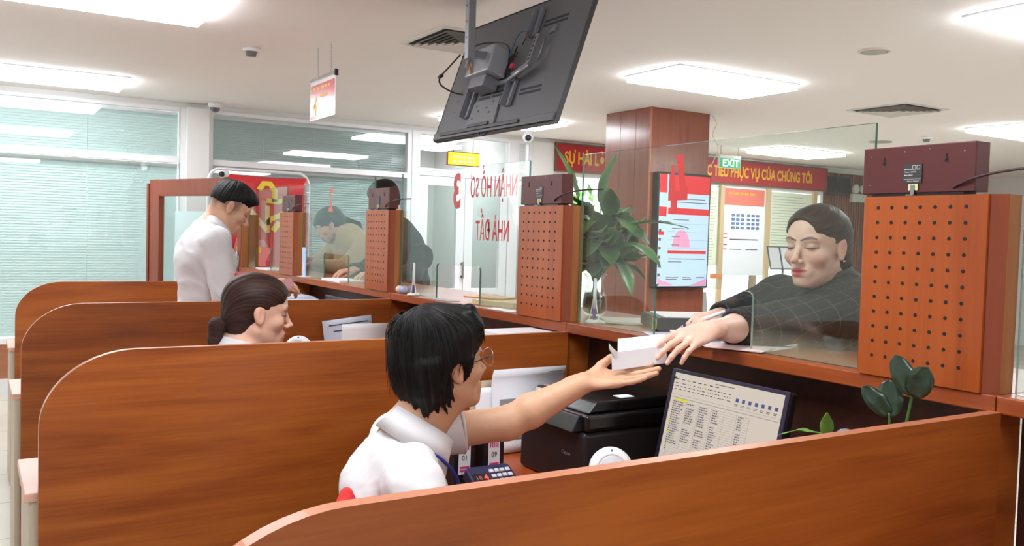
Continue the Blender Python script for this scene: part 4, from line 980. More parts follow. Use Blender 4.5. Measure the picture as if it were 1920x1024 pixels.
monitor(Vector((-.10, 3.80, .855)), Vector((0, -1, 0)), Vector((.06, 0, .236)), .42, .235, 'dark monitor whose top shows above the partition behind the ponytail woman', False)
# ---- small plants on the nearest desk
M_LEAFD = mat('leaf_dark', (38, 62, 46), .3, coat=.4); M_LEAFB = mat('leaf_bright', (96, 150, 62), .35)
t = thing('potted_plant', 'dark round leaved sprig rising over the right end of the nearest partition', 'plant', (-.10, .14, .75))
MB().lathe([(.035, 0), (.045, .08), (.043, .08), (.035, .07), (0, .07)], (-.10, .14, .752)).build('pot', M_WHITE, t)
MB().tube(smooth_path([(-.10, .14, .82), (-.105, .135, 1.0), (-.10, .12, 1.13), (-.105, .112, 1.155)]), .0035, 7).tube(smooth_path([(-.10, .14, .82), (-.11, .15, 1.0), (-.115, .158, 1.105)]), .003, 7).build('stem', M_STEM, t)
for (bp, d_, L, W) in (((-.105, .114, 1.150), (-.03, .035, .10), .088, .046), ((-.105, .112, 1.148), (-.02, -.05, .085), .075, .054), ((-.115, .157, 1.100), (-.05, .05, .075), .080, .040), ((-.115, .156, 1.095), (.0, .008, .10), .080, .056)):
    d = Vector(d_).normalized(); z = (Vector((-1, -.5, .35)) - d*Vector((-1, -.5, .35)).dot(d)).normalized(); x = d.cross(z)
    Mx = Matrix(((x.x, d.x, z.x, bp[0]), (x.y, d.y, z.y, bp[1]), (x.z, d.z, z.z, bp[2]), (0, 0, 0, 1)))
    v, f = leaf_mesh(L, W, .25, .12, rnd=True); o = MB().add(v, f, True, Mx).build('leaf', M_LEAFD, t); o.modifiers.new('s', 'SOLIDIFY').thickness = .001
t = thing('potted_plant', 'small plant with two bright green leaves behind the nearest partition', 'plant', (-.20, .25, .75))
MB().lathe([(.03, 0), (.04, .07), (.038, .07), (.03, .06), (0, .06)], (-.20, .25, .752)).build('pot', M_CLEAR, t)
MB().tube(smooth_path([(-.20, .25, .80), (-.20, .25, .95), (-.20, .245, 1.055)]), .003, 7).build('stem', M_STEM, t)
for (bp, d_, L, W, dr) in (((-.20, .245, 1.04), (-.02, -.015, .07), .07, .028, .3), ((-.20, .25, 1.045), (-.05, .09, .03), .10, .022, .9)):
    add_leaf(t, bp, d_, L, W, dr, None, M_LEAFB)
tag(MB().sphere((-.19, .205, 1.055), (.022, .02, .014), 14, 10).build('plastic_wrap', mat('wrap_blue', (120, 140, 160), .2, coat=1)), 'crumpled bluish plastic wrap beside the two bright green leaves', 'plastic wrap')
t = thing('hanging_lanyard', 'thin grey cord with a blue tag hanging in the dark bay at the right edge', 'cord', (.05, -.12, .9))
MB().tube([(.098, -.06, .98), (.095, -.085, .90), (.09, -.10, .84)], .0015, 5).build('cord', M_STEEL, t)
MB().box(.086, .098, -.13, -.09, .76, .84).build('blue_tag', mat('tag_blue', (20, 70, 130), .5), t)
# ---- papers of the ponytail woman's desk
stand_sheet('printed blue white notice leaning on the partition behind the woman with the ponytail', -.33, -.085, 2.93, .755, 1.045, mat('paper_bluish', (214, 220, 236), .8), lean=.03, lines=[(.12, .92, .90, .006), (.20, .42, .80, .007), (.5, .85, .80, .006)]).rotation_euler = (0, math.radians(-6), 0)
stand_sheet('plain bright white sheet leaning askew in front of the printed notice', -.30, -.06, 2.88, .755, 1.02, MATS['paper_bright'], lean=.03, skew=.02)
t = thing('printer', 'pale blue white printer top just visible above the partition behind the ponytail woman', 'printer', (-.17, 4.25, .75))
MB().box(-.36, .03, 4.10, 4.42, .752, 1.045).build('body', mat('printer_white', (214, 222, 236), .4), t, bevel=.015, seg=3); MB().box(-.34, .01, 4.12, 4.40, 1.046, 1.056).build('lid', MATS['printer_white'], t, bevel=.004)
t = thing('document_tray', 'white papers in a tray showing over the partition beside the plant box', 'document tray', (-.12, 1.62, .75))
for k, zz in enumerate((.78, .90, 1.02, 1.10)): MB().box(-.24, .06, 1.54, 1.76, zz, zz+.004).build('shelf', M_DGREY, t)
for (a, c) in ((-.24, 1.54), (.056, 1.54), (-.24, 1.756), (.056, 1.756)): MB().box(a, a+.004, c, c+.004, .752, 1.104).build('tray_post', M_DGREY, t)
MB().box(-.22, .04, 1.55, 1.74, 1.1045, 1.118).build('paper_stack', M_PAPER, t)
# ---- waiting area
def bench(x, y, lab):
    t = thing('waiting_chair', lab, 'chair', (x, y, 0), 'pale metal waiting chairs')
    for k in range(3):
        MB().prism([(y-.02, .42), (y+.40, .44), (y+.46, .86), (y+.43, .86), (y+.38, .47), (y-.02, .45)], x+k*.55, x+k*.55+.48, 0).build('seat_shell', mat('chair_metal', (190, 196, 196), .35, .4), t, bevel=.004)
    for xx in (x+.25, x+1.33):
        MB().box(xx-.02, xx+.02, y+.15, y+.25, 0, .42).box(xx-.03, xx+.03, y-.05, y+.45, 0, .03).build('leg', M_STEEL, t)
    MB().box(x, x+1.6, y+.18, y+.23, .37, .41).build('beam', M_STEEL, t)
bench(4.6, 4.9, 'row of pale metal waiting chairs beyond the grey sleeves')
bench(4.1, 6.25, 'second row of pale metal waiting chairs near the bright entrance')
t = thing('sign_stand', 'slim metal stand holding two white sheets near the bright entrance', 'stand', (6.15, 6.0, 0))
MB().cyl((6.20, 6.0, .01), (6.20, 6.0, 1.2), .014).lathe([(.18, 0), (.18, .015), (.02, .03)], (6.20, 6.0, 0)).build('pole', M_STEEL, t)
for (a, c) in ((5.98, 6.16), (6.18, 6.36)):
    Mx = frame((a, 5.98, 1.17), (1, 0, 0), (-.18, .25, 1)); w_ = c-a
    MB().box(0, w_, 0, .25, 0, .004, M=Mx).build('sheet', M_PAPER, t)
    MB().box(-.01, 0, -.01, .26, -.003, .010, M=Mx).box(w_, w_+.01, -.01, .26, -.003, .010, M=Mx).box(0, w_, -.01, 0, -.003, .010, M=Mx).box(0, w_, .25, .26, -.003, .010, M=Mx).build('sheet_frame', M_DGREY, t)
# a tree in the garden outside the windows
def tree(x, y, h, seed, lab):
    t = thing('garden_tree', lab, 'tree', (x, y, 0), 'green trees outside the windows')
    MB().tube(smooth_path([(x, y, 0), (x+.05, y, h*.3), (x-.03, y, h*.6)]), [.08]*17, 8).build('trunk', mat('bark', (110, 90, 70), .9), t)
    R = random.Random(seed); q = MB()
    for k in range(700):
        a, b_ = R.random()*6.28, R.uniform(-1, 1); r_ = R.random()**.4
        c_ = Vector((x+1.0*r_*math.cos(a)*math.sqrt(1-b_*b_), y+.8*r_*math.sin(a)*math.sqrt(1-b_*b_), h*.62+h*.36*r_*b_))
        Mx = Matrix.Translation(c_) @ Matrix.Rotation(R.random()*6, 4, 'Z') @ Matrix.Rotation(R.uniform(-1.2, 1.2), 4, 'X')
        q.add([(-.05, 0, 0), (0, -.12, .01), (.05, 0, 0), (0, .12, .01)], [(0, 1, 2, 3)], M=Mx)
    q.build('foliage', mat('outdoor_leaf', (120, 170, 90), .6), t)
tree(5.9, 10.8, 3.2, 1, 'green tree outside, seen under the left part of the banner'); tree(9.9, 11.6, 3.4, 2, 'green tree outside behind the pale notices'); tree(12.3, 12.2, 3.2, 5, 'green tree outside at the far right')
# ================================================================ people: implicit surfaces turned into one continuous mesh each
class Fld:
    """a signed distance field put together from smooth unions and subtractions"""
    def __init__(s): s.ops = []; s.F = None; s.disp = None
    def frame(s, o, H): s.F = (np.array(o, dtype=np.float64), np.array(H, dtype=np.float64)); return s
    def world(s): s.F = None; return s
    def _add(s, kind, k, fn, c, r, mirror=False):
        F = s.F; c = np.array(c, float)
        if F is not None:
            wc = [F[0]+F[1]@c]
            if mirror: wc.append(F[0]+F[1]@(c*[-1, 1, 1]))
        else: wc = [c]
        def ev(P, F=F, fn=fn, mirror=mirror):
            if F is not None: P = (P-F[0])@F[1]
            if mirror: P = np.abs(P)*[1, 0, 0]+P*[0, 1, 1]
            return fn(P)
        s.ops.append((kind, k, ev, wc, r)); return s
    def ell(s, c, r, k=.01, sub=False, mirror=False, rot=None):
        c_ = np.array(c, float); r_ = np.array(r, float); R = None
        if rot is not None:
            from mathutils import Euler
            R = np.array(Euler(rot).to_matrix())
        def fn(P):
            q = P-c_
            if R is not None: q = q@R
            k0 = np.linalg.norm(q/r_, axis=-1); k1 = np.linalg.norm(q/(r_*r_), axis=-1)
            return k0*(k0-1)/np.maximum(k1, 1e-9)
        return s._add('s' if sub else 'u', k, fn, c, max(r), mirror)
    def cone(s, a, b, ra, rb, k=.01, sub=False, mirror=False, flat=None):
        """capsule from a to b with radii ra, rb; flat=(axis, factor) squashes it across a direction"""
        a_, b_ = np.array(a, float), np.array(b, float); ab = b_-a_; L2 = max(ab@ab, 1e-12)
        def fn(P):
            q = P-a_; t = np.clip(q@ab/L2, 0, 1); e = q-t[..., None]*ab
            if flat is not None:
                ax = np.array(flat[0], float); ax /= np.linalg.norm(ax); h = e@ax; e = e+(h*(1/flat[1]-1))[..., None]*ax
                d = np.linalg.norm(e, axis=-1)-(ra+(rb-ra)*t); return d*min(1, flat[1]*1.15)
            return np.linalg.norm(e, axis=-1)-(ra+(rb-ra)*t)
        return s._add('s' if sub else 'u', k, fn, (a_+b_)/2, math.sqrt(L2)/2+max(ra, rb), mirror)
    def eval(s, P, bc=None, br=0):
        d = np.full(P.shape[:-1], 1.0)
        for kind, k, ev, wc, r in s.ops:
            if bc is not None and min(np.linalg.norm(bc-c) for c in wc) > r+br+k+.02: continue
            e = ev(P); k = max(k, 1e-5)
            if kind == 'u': h = np.clip(.5+.5*(d-e)/k, 0, 1); d = d+(e-d)*h-k*h*(1-h)
            else: h = np.clip(.5-.5*(d+e)/k, 0, 1); d = d+(-e-d)*h+k*h*(1-h)
        if s.disp is not None: d = d+s.disp(P)
        return d
    def mesh(s, h):
        lo = np.full(3, 1e9); hi = -lo
        for kind, k, ev, wc, r in s.ops:
            if kind == 'u':
                for c in wc: lo = np.minimum(lo, c-r-.02); hi = np.maximum(hi, c+r+.02)
        n = 16; B = n*h; nb = np.ceil((hi-lo)/B).astype(int)
        gi = np.stack(np.meshgrid(*[np.arange(q) for q in nb], indexing='ij'), -1).reshape(-1, 3)
        cen = lo+(gi+.5)*B; dc = np.empty(len(cen))
        for i in range(0, len(cen), 20000): dc[i:i+20000] = s.eval(cen[i:i+20000])
        act = gi[np.abs(dc) < B*1.25]
        loc = np.stack(np.meshgrid(*[np.arange(n+1)]*3, indexing='ij'), -1).astype(float)*h
        K = 1 << 20; keys = []; pts = []; quads = []
        corners = [(i, j, k) for i in (0, 1) for j in (0, 1) for k in (0, 1)]
        edges = [(a, b) for a in range(8) for b in range(a+1, 8) if sum(abs(corners[a][t]-corners[b][t]) for t in range(3)) == 1]
        for g in act:
            o = lo+g*B; V = s.eval(loc+o, o+B/2, B*.87)
            ins = V < 0
            if ins.all() or not ins.any(): continue
            C8 = np.stack([V[i:i+n, j:j+n, k:k+n] for (i, j, k) in corners], -1)
            sg = C8 < 0; m = sg.any(-1) & ~sg.all(-1); idx = np.argwhere(m); v8 = C8[m]
            if len(idx):
                acc = np.zeros((len(idx), 3)); cnt = np.zeros(len(idx))
                for (a, b) in edges:
                    va, vb = v8[:, a], v8[:, b]; cr = (va < 0) != (vb < 0); t = np.where(cr, va/np.where(cr, va-vb, 1), 0)
                    ca, cb = np.array(corners[a], float), np.array(corners[b], float)
                    acc += np.where(cr[:, None], ca+t[:, None]*(cb-ca), 0); cnt += cr
                pts.append(o+(idx+acc/cnt[:, None])*h)
                G = idx+g*n+4; keys.append((G[:, 0]*K+G[:, 1])*K+G[:, 2])
            for ax in range(3):
                sl0 = [slice(0, n)]*3; sl1 = [slice(0, n)]*3; sl1[ax] = slice(1, n+1)
                a = ins[tuple(sl0)]; b = ins[tuple(sl1)]; e = np.argwhere(a != b)
                if not len(e): continue
                fl = a[tuple(e.T)]; G = e+g*n+4; u = np.zeros(3, int); w_ = np.zeros(3, int); u[(ax+1) % 3] = 1; w_[(ax+2) % 3] = 1
                q = [G, G-u, G-u-w_, G-w_]; kk = np.stack([(x[:, 0]*K+x[:, 1])*K+x[:, 2] for x in q], 1)
                kk[~fl] = kk[~fl][:, ::-1]; quads.append(kk)
        keys = np.concatenate(keys); pts = np.concatenate(pts); quads = np.concatenate(quads)
        od = np.argsort(keys); keys = keys[od]; pts = pts[od]
        f = np.searchsorted(keys, quads); f = np.clip(f, 0, len(keys)-1); ok = (keys[f] == quads).all(1); f = f[ok]
        return pts, f
def relax(P, f, it=1, lam=.5):
    e = np.concatenate([f[:, [0, 1]], f[:, [1, 2]], f[:, [2, 3]], f[:, [3, 0]]]); n = len(P)
    for _ in range(it):
        acc = np.zeros_like(P); cnt = np.zeros(n)
        for c in range(3): acc[:, c] = np.bincount(e[:, 0], P[e[:, 1], c], n)
        cnt = np.bincount(e[:, 0], minlength=n); m = cnt > 0
        P = P.copy(); P[m] += lam*(acc[m]/cnt[m, None]-P[m])
    return P
def np_mesh(name, P, f, m, parent, color=None, vec=None, keep=None, label=None, it=1):
    P = relax(P, f, it)
    if keep is not None:
        kv = keep(P); f = f[kv[f].all(1)]; used = np.zeros(len(P), bool); used[f.ravel()] = True; rm = np.cumsum(used)-1; P = P[used]; f = rm[f]
    off = np.array(world_off(parent))
    me = bpy.data.meshes.new(name); me.vertices.add(len(P)); me.loops.add(f.size); me.polygons.add(len(f))
    me.vertices.foreach_set('co', (P-off).astype(np.float32).ravel()); me.loops.foreach_set('vertex_index', f.astype(np.int32).ravel())
    me.polygons.foreach_set('loop_start', np.arange(0, f.size, 4, dtype=np.int32)); me.polygons.foreach_set('loop_total', np.full(len(f), 4, dtype=np.int32)); me.update(calc_edges=True)
    me.polygons.foreach_set('use_smooth', np.ones(len(f), bool))
    if color is not None:
        a = me.color_attributes.new('tone', 'FLOAT_COLOR', 'POINT'); c = color(P); a.data.foreach_set('color', np.concatenate([c, np.ones((len(P), 1))], 1).astype(np.float32).ravel())
    if vec is not None:
        a = me.attributes.new('strand', 'FLOAT_VECTOR', 'POINT'); a.data.foreach_set('vector', vec(P).astype(np.float32).ravel())
    me.materials.append(m); me.validate()
    o = bpy.data.objects.new(name, me); col.objects.link(o)
    if parent is not None: o.parent = parent
    if label: o['label'] = label
    return o
def vnoise(P, seed=0):
    """smooth value noise in 3D, about -1..1"""
    i = np.floor(P).astype(np.int64); f = P-i; f = f*f*(3-2*f); out = 0
    for a in (0, 1):
        for b in (0, 1):
            for c in (0, 1):
                h = (i[..., 0]+a)*374761393+(i[..., 1]+b)*668265263+(i[..., 2]+c)*2147483647+seed*1274126177
                h = (h ^ (h >> 13))*1274126177 & 0xffffffff; h = (h ^ (h >> 16)) & 0xffff
                out = out+(h/32767.5-1)*(f[..., 0] if a else 1-f[..., 0])*(f[..., 1] if b else 1-f[..., 1])*(f[..., 2] if c else 1-f[..., 2])
    return out
# ---- people materials
def skin_mat(name):
    m = mat(name, (220, 170, 140), .5, sss=.12); n, l, b = nodes(m)
    a = n.new('ShaderNodeVertexColor'); a.layer_name = 'tone'
    tc = n.new('ShaderNodeTexCoord'); ns = n.new('ShaderNodeTexNoise'); ns.inputs['Scale'].default_value = 60; ns.inputs['Detail'].default_value = 5; l.new(tc.outputs['Object'], ns.inputs['Vector'])
    mr = n.new('ShaderNodeMapRange'); mr.inputs['To Min'].default_value = .90; mr.inputs['To Max'].default_value = 1.10; l.new(ns.outputs['Fac'], mr.inputs[0])
    mx = n.new('ShaderNodeVectorMath'); mx.operation = 'MULTIPLY'; l.new(a.outputs['Color'], mx.inputs[0]); l.new(mr.outputs[0], mx.inputs[1]); l.new(mx.outputs[0], b.inputs['Base Color'])
    bp = n.new('ShaderNodeBump'); bp.inputs['Strength'].default_value = .12; bp.inputs['Distance'].default_value = .001; l.new(ns.outputs['Fac'], bp.inputs['Height']); l.new(bp.outputs[0], b.inputs['Normal'])
    return m
M_SKIN = skin_mat('skin')
def hair_mat(name, c0, c1, rough=.5):
    m = mat(name, c1, rough, spec=.22); n, l, b = nodes(m)
    a = n.new('ShaderNodeAttribute'); a.attribute_name = 'strand'
    mp = n.new('ShaderNodeMapping'); mp.inputs['Scale'].default_value = (1, 1, 1); l.new(a.outputs['Vector'], mp.inputs[0])
    ns = n.new('ShaderNodeTexNoise'); ns.inputs['Scale'].default_value = 1; ns.inputs['Detail'].default_value = 4; l.new(mp.outputs[0], ns.inputs['Vector'])
    r = ramp(n, [(.35, srgb(*c0)), (.7, srgb(*c1))]); l.new(ns.outputs['Fac'], r.inputs[0]); l.new(r.outputs[0], b.inputs['Base Color'])
    bp = n.new('ShaderNodeBump'); bp.inputs['Strength'].default_value = .7; bp.inputs['Distance'].default_value = .002; l.new(ns.outputs['Fac'], bp.inputs['Height']); l.new(bp.outputs[0], b.inputs['Normal'])
    return m
H_BLACK = hair_mat('hair_black', (6, 5, 6), (26, 24, 24)); H_BROWN = hair_mat('hair_dark_brown', (30, 17, 14), (74, 48, 41)); 
def cloth_mat(name, c, rough=.8, bump=.25):
    m = mat(name, c, rough); n, l, b = nodes(m)
    tc = n.new('ShaderNodeTexCoord'); ns = n.new('ShaderNodeTexNoise'); ns.inputs['Scale'].default_value = 8; ns.inputs['Detail'].default_value = 2; ns.inputs['Distortion'].default_value = .8; l.new(tc.outputs['Object'], ns.inputs['Vector'])
    bp = n.new('ShaderNodeBump'); bp.inputs['Strength'].default_value = bump; bp.inputs['Distance'].default_value = .02; l.new(ns.outputs['Fac'], bp.inputs['Height']); l.new(bp.outputs[0], b.inputs['Normal'])
    return m
C_WHITE = cloth_mat('shirt_white', (222, 220, 224), bump=.28); C_TROUS = cloth_mat('trousers_dark', (42, 44, 54)); C_BEIGE = cloth_mat('jacket_beige', (190, 168, 136)); C_DARK = cloth_mat('jacket_charcoal', (66, 68, 68))
C_CHECK = cloth_mat('jacket_checked', (50, 49, 50), .85)
n, l, b = nodes(C_CHECK); a = n.new('ShaderNodeAttribute'); a.attribute_name = 'strand'; sp = n.new('ShaderNodeSeparateXYZ'); l.new(a.outputs['Vector'], sp.inputs[0]); prev = None
for ax in ('X', 'Y'):
    fr = n.new('ShaderNodeMath'); fr.operation = 'FRACT'; l.new(sp.outputs[ax], fr.inputs[0])
    lt = n.new('ShaderNodeMath'); lt.operation = 'LESS_THAN'; lt.inputs[1].default_value = .045; l.new(fr.outputs[0], lt.inputs[0])
    if prev is None: prev = lt
    else: mxx = n.new('ShaderNodeMath'); mxx.operation = 'MAXIMUM'; l.new(prev.outputs[0], mxx.inputs[0]); l.new(lt.outputs[0], mxx.inputs[1]); prev = mxx
r_ = ramp(n, [(0, srgb(50, 49, 50)), (1, srgb(88, 88, 84))]); l.new(prev.outputs[0], r_.inputs[0]); l.new(r_.outputs[0], b.inputs['Base Color'])

def headframe(d, pitch, roll=0.):
    f = np.array([d[0], d[1], 0.]); f /= np.linalg.norm(f); r = np.array([f[1], -f[0], 0]); u = np.array([0, 0, 1.])
    c, s_ = math.cos(pitch), math.sin(pitch); f2 = f*c-u*s_; u2 = u*c+f*s_
    c, s_ = math.cos(roll), math.sin(roll); return np.array([r*c+u2*s_, f2, u2*c-r*s_]).T
def head_ops(S, O, H, g='m', mouth=0., jaw=1.):
    S.frame(O, H)
    S.ell((0, -.012, .030), (.074, .094, .084), .001)
    S.ell((0, .010, .030), (.068, .076, .066), .02)
    S.ell((0, .020, -.034), (.060*jaw, .062, .076 if g == 'm' else .072), .03)
    S.cone((.050*jaw, -.006, -.056), (.014, .058, -.098), .018, .016, .022, mirror=True)
    S.ell((0, .067, -.100 if g == 'm' else -.098), (.021 if g == 'm' else .016, .017, .015), .016)
    S.ell((.041, .050, -.030), (.023, .024, .020), .02, mirror=True)
    S.ell((.024, .073, .019), (.026, .012, .008), .014, mirror=True)
    S.ell((.031, .097, -.001), (.018, .016, .012), .014, sub=True, mirror=True)
    S.ell((.031, .069, -.002), (.0150, .0125, .0125), .004, mirror=True)
    S.ell((0, .073, -.072), (.030, .0145, .020), .016)
    S.cone((0, .080, .012), (0, .101, -.033), .0068, .0088, .010)
    S.ell((0, .106, -.037), (.0100, .0095, .0085), .006); S.ell((.0115, .093, -.042), (.0070, .0095, .0070), .005, mirror=True)
    S.ell((.0055, .098, -.0485), (.0032, .0048, .003), .002, sub=True, mirror=True)
    lw_ = .023 if g == 'm' else .024; op = mouth
    S.ell((0, .0835, -.0655+op*.3), (lw_, .0094, .0056), .004); S.ell((0, .0815, -.0770-op), (lw_*.88, .0096, .0066), .004)
    S.ell((0, .096, -.0710-op*.35), (lw_*1.0, .010, .0010+op*.55), .002, sub=True)
    S.ell((.074, -.010, -.006), (.010, .017, .030), .007, mirror=True, rot=(.18, 0, 0))
    S.ell((.0845, -.002, -.003), (.007, .009, .019), .004, sub=True, mirror=True, rot=(.18, 0, 0))
    S.ell((.077, -.004, -.030), (.006, .008, .008), .004, mirror=True)
    return S.world()
HAND_W, = (1.0,)
def hand_ops(S, wrist, fdir, back, scale=1., right=True, curls=((.5, .5, .3),)*4, spread=(.10, .02, -.05, -.12), thumb=((.030, .045, -.020), (.034, .075, -.030), (.030, .100, -.034)), wide=1.):
    """left hand: the thumb side is fdir x back; curls: per finger bends at the three joints"""
    y = np.array(fdir, float); y /= np.linalg.norm(y); z = np.array(back, float); z -= y*(z@y); z /= np.linalg.norm(z); x = np.cross(y, z)
    if right: x = -x
    H = np.array([x, y, z]).T; S.frame(wrist, H); s_ = scale
    S.ell((0, .050*s_, 0), (.037*s_*wide, .050*s_, .0135*s_), .012)
    S.ell((.022*s_, .034*s_, -.008*s_), (.016*s_, .028*s_, .012*s_), .012)
    S.cone((0, -.03*s_, 0), (0, .022*s_, 0), .0235*s_, .0225*s_, .014, flat=((0, 0, 1), .74))
    kx = (.029, .010, -.010, -.028); ky = (.090, .095, .091, .082); LL = ((.042, .025, .019), (.046, .029, .020), (.043, .027, .020), (.033, .020, .017)); rr_ = (.0088, .0090, .0085, .0076)
    nails = []
    for i in range(4):
        p = np.array([kx[i]*wide, ky[i], 0.0])*s_; S.cone(np.array([kx[i]*.45, .015, 0])*s_, p, .0115*s_, .0100*s_, .010)
        ang = 0; sp_ = spread[i]; r0 = rr_[i]*s_
        for j in range(3):
            ang += curls[i][j]; d = np.array([math.sin(sp_)*math.cos(ang), math.cos(sp_)*math.cos(ang), -math.sin(ang)]); q = p+d*LL[i][j]*s_
            r1 = r0*(.93 if j < 2 else .86); S.cone(p, q, r0*1.03, r1, .0035 if j else .006); p = q; r0 = r1
        dn = np.array([0, math.sin(ang), math.cos(ang)]); nails.append(np.array(wrist)+H@(p+dn*r0*.8-d*.003))
    t = [np.array([.018, .022, -.006])*s_]+[np.array(q)*s_ for q in thumb]
    S.cone(t[0], t[1], .0145*s_, .0125*s_, .012); S.cone(t[1], t[2], .0118*s_, .0102*s_, .004); S.cone(t[2], t[3], .0102*s_, .0080*s_, .003)
    S.world(); return H, nails
def arm_ops(S, sh, el, wr, k=1., rs=(.050, .043, .0425, .0265), infl=0, upto=1.):
    """upper arm and forearm"""
    sh, el, wr = [np.array(q, float) for q in (sh, el, wr)]
    S.cone(sh, el, rs[0]*k+infl, rs[1]*k+infl, .02)
    if upto >= 1:
        m = el+(wr-el)*.30; S.cone(el, m, rs[1]*k*.92+infl, rs[2]*k+infl, .02); S.cone(m, wr, rs[2]*k+infl, rs[3]*k+infl, .015)
def torso_ops(S, neck, hip, shR, shL, infl=0, k=1., depth=1., belly=0, nk=.055):
    neck, hip, shR, shL = [np.array(q, float) for q in (neck, hip, shR, shL)]
    r = shR-shL; w_ = np.linalg.norm(r)/2; r /= np.linalg.norm(r); u = neck-hip; L = np.linalg.norm(u); u /= L; f = np.cross(u, r); f /= np.linalg.norm(f); u2 = np.cross(r, f)
    H = np.array([r, f, u2]).T; S.frame(neck, H)
    S.ell((0, -.02, -L*.27), (w_*.90+infl, .098*depth+infl, L*.30+infl), .03)
    S.ell((0, .015, -L*.30), (w_*.72+infl, .105*depth+infl, L*.20+infl), .04)
    S.ell((0, .01+belly, -L*.62), (w_*.78+infl, .095*depth+belly+infl, L*.28+infl), .06); S.ell((0, -.01, -L*.98), (w_*.90+infl, .115*depth+infl, L*.22+infl), .06)
    S.world(); S.cone(shR, shL, .052*k+infl, .052*k+infl, .05)
    S.cone(neck+f*-.01, (shR*.65+shL*.35)+[0, 0, -.0], nk+infl, .057+infl, .04); S.cone(neck+f*-.01, (shL*.65+shR*.35), nk+infl, .057+infl, .04)
    return H, f
def lerp3(a, b, t): return np.array(a, float)*(1-t)+np.array(b, float)*t
def gauss(P, c, r): return np.exp(-(((P-np.array(c))/np.array(r))**2).sum(-1))
def skin_color(O, H, base, lip, nails=(), blush=.5, brow=None, lipstick=1., fade=0):
    def fn(P):
        c = np.tile(np.array(srgb(*base)[:3]), (len(P), 1)); Q = (P-np.array(O))@H; A = np.abs(Q)*[1, 0, 0]+Q*[0, 1, 1]
        red = np.array(srgb(216, 130, 110)[:3])
        w_ = (gauss(A, (.044, .075, -.035), (.022, .03, .02))*.35+gauss(Q, (0, .108, -.038), (.012, .012, .012))*.3+gauss(A, (.082, -.008, -.005), (.012, .022, .034))*.55)*blush
        w_ = np.clip(w_, 0, 1)[:, None]; c = c*(1-w_)+red*w_
        L_ = np.clip(gauss(Q, (0, .090, -.0650), (.023, .016, .0072))*1.6+gauss(Q, (0, .089, -.0785), (.021, .016, .0088))*1.6-.35, 0, 1)[:, None]*lipstick*(Q[:, 1:2] > .075)
        c = c*(1-L_)+np.array(srgb(*lip)[:3])*L_
        if brow:
            u_ = np.clip((A[:, 0]-.010)/.040, 0, 1); zb = .0165+.009*np.sin(2.3*u_)-.003*u_; fr_ = (Q[:, 1] > .045)*(A[:, 0] > .007)*(A[:, 0] < .050)
            w4 = (np.exp(-((Q[:, 2]-zb)/((0.0042 if brow[1] > .9 else .0036)*(.45+.55*np.sin(np.clip(u_, .05, .95)*math.pi)**.7)))**4)*fr_*brow[1])[:, None]; c = c*(1-w4)+np.array(srgb(*brow[0])[:3])*w4
            ue = (A[:, 0]-.016)/.031; ze = -.0035-.0030*np.sin(np.clip(ue, 0, 1)*math.pi); fe = (Q[:, 1] > .045)*(ue > -.05)*(ue < 1.1)
            w5 = (np.exp(-((Q[:, 2]-ze)/.0019)**2)*fe*.9)[:, None]; w6 = (np.exp(-((Q[:, 2]-ze-.006)/.006)**2)*fe*.38)[:, None]
            c = c*(1-w6)+np.array(srgb(150, 98, 88)[:3])*w6; c = c*(1-w5)+np.array(srgb(40, 28, 28)[:3])*w5
        if fade:
            w3 = np.clip((A[:, 0]-.050)/.014, 0, 1)*np.clip((Q[:, 2]+.045)/.05, 0, 1)*np.clip((.040-Q[:, 1])/.02, 0, 1)+np.clip((-.055-Q[:, 1])/.02, 0, 1)*np.clip((Q[:, 2]+.07)/.05, 0, 1)
            w3 = (np.clip(w3, 0, 1)*fade*(A[:, 0] < .0775))[:, None]; c = c*(1-w3)+np.array(srgb(86, 70, 62)[:3])*w3
        for q in nails:
            w2 = np.clip(gauss(P, q, (.005, .005, .005))*1.5, 0, 1)[:, None]*.6; c = c*(1-w2)+np.array(srgb(242, 214, 206)[:3])*w2
        return c
    return fn
def face_strip(pts, w0, th, O, H, m, nm, parent, taper=True):
    """thin raised strip following points given in head coordinates"""
    P = [np.array(O)+H@np.array(p) for p in pts]; n_ = len(P)
    rr_ = [w0*(math.sin(math.pi*min(.97, max(.08, i/(n_-1))))**.6 if taper else 1) for i in range(n_)]
    return MB().tube(P, rr_, 7).build(nm, m, parent)
def brows_lashes(O, H, parent, hm, women=False, closed=True):
    for s_ in (1, -1):
        if hm.name.startswith('brow_black') and not women and parent['label'].startswith('person in glasses'): face_strip([(s_*(.010+.040*u), .0868+(.0020 if women else 0)-.0165*u**2, .0165+(.009 if women else .006)*math.sin(u*2.3)-.003*u) for u in np.linspace(0, 1, 9)], .0036 if women else .0030, 0, O, H, hm, 'eyebrow', parent)
        face_strip([(s_*(.031-.0150+.030*u), .0672+.0150*math.sqrt(max(0, 1-(2*u-1)**2*.86)), -.0035-.0030*math.sin(u*math.pi)+.001*u) for u in np.linspace(0, 1, 9)], .0017 if women else .0013, 0, O, H, hm, 'eyelash_line', parent)
def hair_vec(O, H, crown=(0, -.03, .10), K=26., flow=None):
    c = np.array(crown)
    def fn(P):
        Q = (P-np.array(O))@H
        if flow is not None: return flow(Q)
        d = Q-c; ph = np.arctan2(d[:, 0], d[:, 1]); r = np.linalg.norm(d, axis=1)
        return np.stack([np.cos(ph)*K, np.sin(ph)*K, r*14], 1)
    return fn
